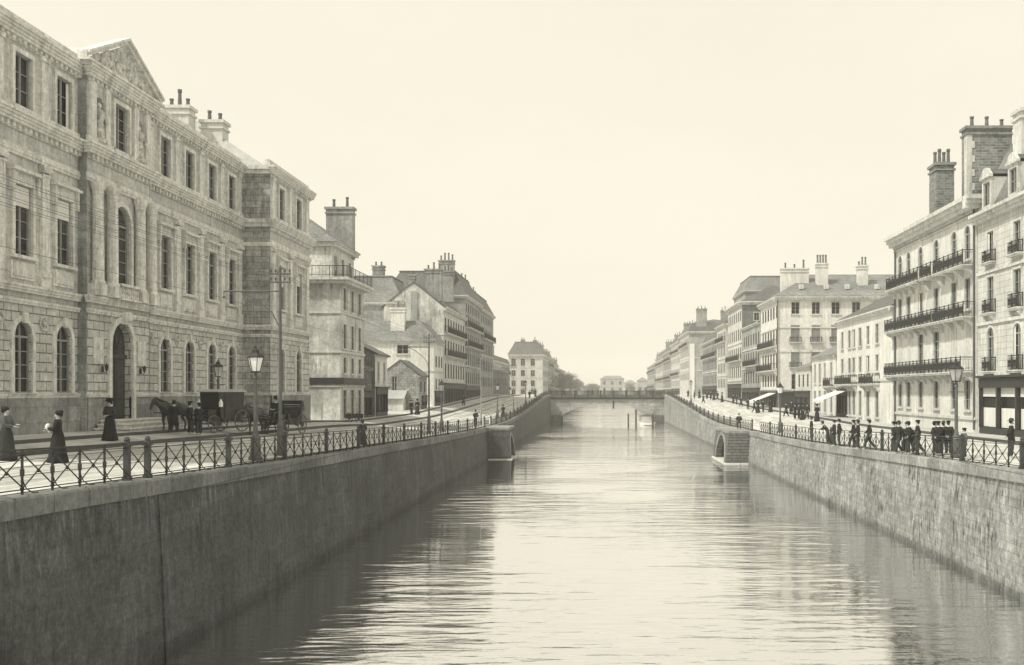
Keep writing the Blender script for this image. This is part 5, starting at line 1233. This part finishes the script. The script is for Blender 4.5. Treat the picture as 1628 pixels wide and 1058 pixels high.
for px, Y, ps, ht, lb in sp: person(lb, (px-VX)*Y/F, Y, PI/2-.3, pose=ps, hat=ht, hgt=1.68)
sp = [(1189,150,'pocket','dark figure on the pavement far left of the corner building shops'),(1199,140,'walk','figure walking on the road before the bright awning'),(1205,138,'clasp','woman beside the figure walking before the bright awning'),
      (1250,118,'walk','stooping figure in the road right of the white topped lamp'),(1264,112,'pocket','first of the people outside the smallest low shop'),(1270,111,'back','second of the people outside the smallest low shop'),
      (1276,109,'clasp','woman among the people outside the smallest low shop'),(1283,108,'pocket','last of the people outside the smallest low shop'),(1166,172,'walk','left of two dark figures on the pavement by the tall grey house'),
      (1171,168,'pocket','right of two dark figures on the pavement by the tall grey house'),(1118,190,'walk','figure striding across the road near the bridge approach'),(1130,200,'pocket','first figure by the shops of the long row house'),
      (1135,198,'clasp','woman by the shops of the long row house'),(1141,195,'walk','last figure by the shops of the long row house'),(1104,215,'pocket','figure at the right railing near the bridge'),(1094,225,'pocket','figure farthest down the right railing by the bridge end'),(1124,205,'back','figure standing in the road between the striding one and the shops'),
      (1148,185,'clasp','woman alone on the pavement just left of the pair by the tall grey house'),(1178,160,'walk','figure walking between the tall grey house and its lower neighbour'),(1213,136,'pocket','man under the left edge of the bright awning'),
      (1225,134,'clasp','woman in front of the dark shops below the bright awning'),(1258,120,'back','man standing just left of the people outside the smallest low shop'),(1299,103,'clasp','woman in the doorway beside the pale canvas awning'),(1112,218,'clasp','woman crossing the road near the bridge')]
for px, Y, ps, lb in sp: person(lb, (px-VX)*Y/F, Y, (px*1.7) % 6, pose=ps, female=(ps == 'clasp'), hat='lady' if ps == 'clasp' else R.choice(['cap','bowler']), hgt=1.68, longcoat=(px % 2 == 0))
person('person standing on the coping of the right stair block', 14.6, 110.5, PI, pose='pocket', hat='soft', hgt=1.7, z=sm(112.5,PR)+.02)
for i, (px, lb) in enumerate(((942,'leftmost of three people crossing the bridge'),(951,'middle of three people crossing the bridge'),(961,'rightmost of three people crossing the bridge'),(1028,'lone person near the right end of the bridge'))):
    person(lb, (px-VX)*255/F, 255, PI/2, pose='walk', hat='bowler', z=-1.02)

# ================================================================== horses and carriages
def horse_mesh():
    s = Sk()
    rump = s.p((0,-.75,1.22), (.27,.3)); b1 = s.p((0,-.3,1.2), (.29,.32), rump); b2 = s.p((0,.25,1.16), (.28,.34), b1); ch = s.p((0,.62,1.22), (.24,.3), b2)
    n1 = s.p((0,.95,1.36), (.12,.19), ch); n2 = s.p((0,1.22,1.5), (.09,.14), n1); h1 = s.p((0,1.4,1.58), (.09,.11), n2); h2 = s.p((0,1.55,1.36), (.07,.085), h1); s.p((0,1.64,1.14), (.05,.055), h2)
    for sx in (-1,1):
        s.p((sx*.06,1.36,1.74), .02, h1)
        a = s.p((sx*.17,.58,.95), .12, ch); b = s.p((sx*.17,.62,.6), .07, a); c = s.p((sx*.17,.58,.35), .045, b); d = s.p((sx*.17,.6,.1), .045, c); s.p((sx*.17,.65,.04), .06, d)
        a = s.p((sx*.17,-.75,.95), .15, rump); b = s.p((sx*.17,-.62,.75), .09, a); c = s.p((sx*.17,-.88,.5), .055, b); d = s.p((sx*.17,-.82,.12), .042, c); s.p((sx*.17,-.76,.04), .06, d)
    t = s.p((0,-1.05,1.2), .05, rump); t2 = s.p((0,-1.15,.85), .06, t); s.p((0,-1.14,.5), .03, t2)
    return skin_mesh('horse', s.v, s.e, s.r, [M_horse], 1, 1)
HM = horse_mesh()
def horse(label, x, y, rz):
    o = bpy.data.objects.new('horse', HM); C.objects.link(o); o.location = (x, y, gz(x,y)+(.15 if x < -19.5 else 0)); o.rotation_euler.z = rz; tag(o, label, 'horse')
    mb = MB(); mb.tube([(.3*math.cos(a),.66+.12*math.sin(a)*0,1.2+.36*math.sin(a)) for a in [i*PI/6 for i in range(12)]], .035, 5, True); mb.tube([(.31,.6,1.15),(.31,-.3,1.1),(.3,-1.1,1.0)], .02, 4); mb.tube([(-.31,.6,1.15),(-.31,-.3,1.1),(-.3,-1.1,1.0)], .02, 4)
    mb.tube([(.31*math.cos(a),-.1,1.2+.34*math.sin(a)) for a in [i*PI/6 for i in range(12)]], .025, 5, True); mb.build('harness', M_lacq, o, base=(0,0,0))
    mb = MB()
    for i in range(9): mb.blob((0,.78+.065*i,1.54+.022*i), .06, 4, .5)
    mb.build('mane', M_hair, o, base=(0,0,0)); return o
WH = {}
def wheel_parts(parent, x, y, r):
    if r not in WH:
        t = MB(); t.tube([(0,r*math.cos(a),r*math.sin(a)) for a in [2*PI*i/24 for i in range(24)]], .035, 6, True)
        s = MB(); 
        for i in range(12): a = 2*PI*i/12; s.tube([(0,.06*math.cos(a),.06*math.sin(a)),(0,(r-.02)*math.cos(a),(r-.02)*math.sin(a))], .018, 4)
        s.T = lambda a,b,c: (c,a,b); s.lathe([(.04,-.12),(.08,-.1),(.09,0),(.08,.1),(.04,.12)], n=8)
        WH[r] = (t.mesh('wheel', M_ironl), s.mesh('spokes', M_cloth3))
    w = obj('wheel', WH[r][0], parent, (x, y, r+.03)); obj('spokes', WH[r][1], w)
def carriage(label, x, y, rz, closed=True):
    o = thing('carriage', label, 'carriage', (x, y, gz(x,y)+(.15 if x < -19.5 else 0)), rz, 'horse carriages waiting by the palace')
    for sx in (-1,1): wheel_parts(o, sx*.72, -.95, .56); wheel_parts(o, sx*.62, 1.05, .43)
    b = MB(); fn = lambda p,t: (t,p[0],p[1])
    if closed:
        prof = [(-1.15,.95),(-.9,.62),(.3,.62),(.55,.8),(.62,1.25),(.72,2.12),(-1.25,2.12)]
        b.prism(prof, -.62, .62, fn)
    else:
        prof = [(-1.3,1.2),(-1.0,.66),(.3,.62),(.55,.85),(.6,1.2),(.45,1.2),(.4,.95),(-.6,.95),(-.75,1.35),(-1.35,1.6)]
        b.prism(prof, -.6, .6, fn)
    b.build('carriage_body', M_lacq, o, base=(0,0,0))
    if closed:
        r = MB(); r.prism([(-1.35,2.12),(.85,2.12),(.8,2.2),(.3,2.27),(-.8,2.27),(-1.3,2.2)], -.7, .7, fn); r.build('roof', M_roofc, o, base=(0,0,0))
        for sx in (-1,1):
            d = MB(); d.box(min(sx*.62,sx*.64),max(sx*.62,sx*.64),-.42,.28,.68,2.0); dd = d.build('door', M_lacq, o, base=(0,0,0))
            g_ = MB(); g_.box(min(sx*.64,sx*.65),max(sx*.64,sx*.65),-.34,.2,1.32,1.92); q = g_.build('door_window', M_glass, o, base=(0,0,0)); q.parent = dd
            l = MB(); l.box(sx*.72-.07,sx*.72+.07,.6,.74,1.35,1.62); l.lathe([(.07,1.62),(.05,1.7),(.02,1.75)], (sx*.72,.67,0), 6); l.build('carriage_lamp', M_lglass, o, base=(0,0,0))
    else:
        h = MB()
        for k in range(5):
            a = .4+k*.28; h.tube([(-.62,-.9,1.2),(-.62,-.9-.55*math.cos(a-.4),1.2+.75*math.sin(a)),(.62,-.9-.55*math.cos(a-.4),1.2+.75*math.sin(a)),(.62,-.9,1.2)], .06, 5)
        h.build('folded_hood', M_lacq, o, base=(0,0,0))
    s = MB(); s.box(-.5,.5,.75,1.3,1.05,1.2); s.box(-.5,.5,.72,.8,1.2,1.45); s.prism([(1.3,.8),(1.75,.95),(1.75,.99),(1.3,.85)], -.48, .48, fn); s.box(-.45,.45,.7,1.3,.62,1.05); s.build('driver_seat', M_lacq, o, base=(0,0,0))
    u = MB(); u.tube([(-.72,-.95,.59),(.72,-.95,.59)], .035, 6); u.tube([(-.62,1.05,.46),(.62,1.05,.46)], .035, 6)
    for sx in (-.4,.4): u.tube([(sx,-1.35,.62),(sx,-.95,.5),(sx,-.5,.64)], .03, 5); u.tube([(sx,.7,.64),(sx,1.05,.5),(sx,1.4,.62)], .03, 5)
    u.build('undercarriage', M_iron, o, base=(0,0,0))
    for sx in (-.42,.42): t = MB(); t.tube([(sx,1.1,.55),(sx,1.7,.85),(sx,2.6,1.05),(sx*.9,4.1,1.1)], .03, 5); t.build('shaft', M_wood, o, base=(0,0,0))
    return o
A_ = PI/2+1.2
def ahead(x, y, k, A_=A_): return x+k*math.cos(A_+PI/2), y+k*math.sin(A_+PI/2)
B_ = PI/2+1.42
cx, cy = -20.3, 55.0
carriage('closed dark carriage with pale curved roof standing in front of the palace', cx, cy, A_)
horse('dark horse harnessed to the closed carriage behind the group of men', *ahead(cx, cy, 3.1), A_)
cx, cy = -18.6, 60.6
carriage('open carriage with folded hood waiting behind the closed one', cx, cy, B_, closed=False)
horse('dark horse of the open carriage behind the near gas lamp', *ahead(cx, cy, 3.1, B_), B_)
x, y = ahead(cx, cy, .98, B_)
person('coachman in dark cape sitting high on the open carriage', x, y, B_, pose='sit', hat='top', z=gz(x,y)+.34, hgt=1.8)
# handcart / goods by the corner house, barrel shapes
def barrow(label, x, y, rz):
    o = thing('handcart', label, 'handcart', (x,y,gz(x,y)), rz)
    for sx in (-1,1): wheel_parts(o, sx*.5, 0, .45)
    b = MB(); b.box(-.42,.42,-.7,.7,.5,.56); 
    for sx in (-.44,.40): b.box(sx,sx+.04,-.7,.7,.56,.85)
    b.box(-.42,.42,.66,.7,.56,.85); b.build('tray', M_wood, o, base=(0,0,0))
    for sx in (-.36,.36): h = MB(); h.tube([(sx,-.6,.53),(sx,-1.5,.75)], .025, 5); h.build('handle', M_wood, o, base=(0,0,0))
barrow('wooden handcart parked on the pavement beside the pale corner house', -20.9, 87.4, .9)

# ================================================================== world, sun, haze, camera
sc = bpy.context.scene
w = bpy.data.worlds.new('World'); sc.world = w; w.use_nodes = True; nt = w.node_tree; nt.nodes.clear()
EL, AZ = math.radians(52), math.radians(236)      # sun to the left and behind the camera (azimuth measured clockwise from +Y)
sky = N(nt, 'ShaderNodeTexSky', sky_type='NISHITA'); sky.sun_disc = False; sky.sun_elevation = EL; sky.sun_rotation = AZ; sky.dust_density = 4; sky.air_density = 1.2
bw = N(nt, 'ShaderNodeRGBToBW'); nt.links.new(sky.outputs[0], bw.inputs[0])
pw = mathn(nt, 'MULTIPLY', mathn(nt, 'POWER', bw.outputs[0], .08), SKYK)
tc = N(nt, 'ShaderNodeTexCoord'); pw = mathn(nt, 'MULTIPLY', pw, ramp01(nt, noise(nt, tc.outputs['Generated'], 3.0, 5, .6, sc=(1,1,2.5)), .3, .7, .975, 1.02))
mx = N(nt, 'ShaderNodeMix', data_type='RGBA', blend_type='MULTIPLY'); mx.inputs[0].default_value = 1; mx.inputs[6].default_value = (1, .937, .775, 1)
cc = N(nt, 'ShaderNodeCombineColor')
for i in range(3): nt.links.new(pw, cc.inputs[i])
nt.links.new(cc.outputs[0], mx.inputs[7])
bg = N(nt, 'ShaderNodeBackground'); nt.links.new(mx.outputs[2], bg.inputs[0]); bg.inputs[1].default_value = .12
out = N(nt, 'ShaderNodeOutputWorld'); nt.links.new(bg.outputs[0], out.inputs[0])
L = bpy.data.lights.new('sun', 'SUN'); L.energy = SUNE; L.angle = math.radians(3); L.color = (1, .965, .84)
lo = bpy.data.objects.new('sun', L); C.objects.link(lo)
sd = Vector((math.sin(AZ)*math.cos(EL), math.cos(AZ)*math.cos(EL), math.sin(EL)))
lo.rotation_euler = sd.to_track_quat('Z', 'Y').to_euler()
hz = MB(); hz.box(-395,395,-29,1149,-10,30)
m = bpy.data.materials.new('haze_air'); m.use_nodes = True; nt = m.node_tree; nt.nodes.clear(); o_ = N(nt, 'ShaderNodeOutputMaterial'); v_ = N(nt, 'ShaderNodeVolumePrincipled')
v_.inputs['Color'].default_value = (1,.975,.93,1); v_.inputs['Density'].default_value = HAZE; v_.inputs['Anisotropy'].default_value = 0
nt.links.new(v_.outputs[0], o_.inputs['Volume'])
if HAZE > 0: tag(hz.build('haze', m), 'pale even haze filling the air over the canal', None, None, 'stuff')
cam = bpy.data.cameras.new('camera'); co = bpy.data.objects.new('camera', cam); C.objects.link(co)
co.location = (0,0,0); co.rotation_euler = (PI/2, 0, 0); cam.sensor_width = 36; cam.lens = F/1628*36; cam.shift_x = -(VX-814)/1628; cam.shift_y = (VY-529)/1628
cam.clip_start = .1; cam.clip_end = 3000; sc.camera = co
sc.view_settings.view_transform = 'Standard'; sc.view_settings.look = 'None'; sc.view_settings.exposure = EXPO; sc.view_settings.gamma = 1
sc.cycles.use_denoising = True; sc.cycles.max_bounces = 5; sc.cycles.diffuse_bounces = 3; sc.cycles.glossy_bounces = 3; sc.cycles.volume_bounces = 1; sc.cycles.sample_clamp_indirect = 4
sc.cycles.use_adaptive_sampling = True; sc.cycles.adaptive_threshold = .02
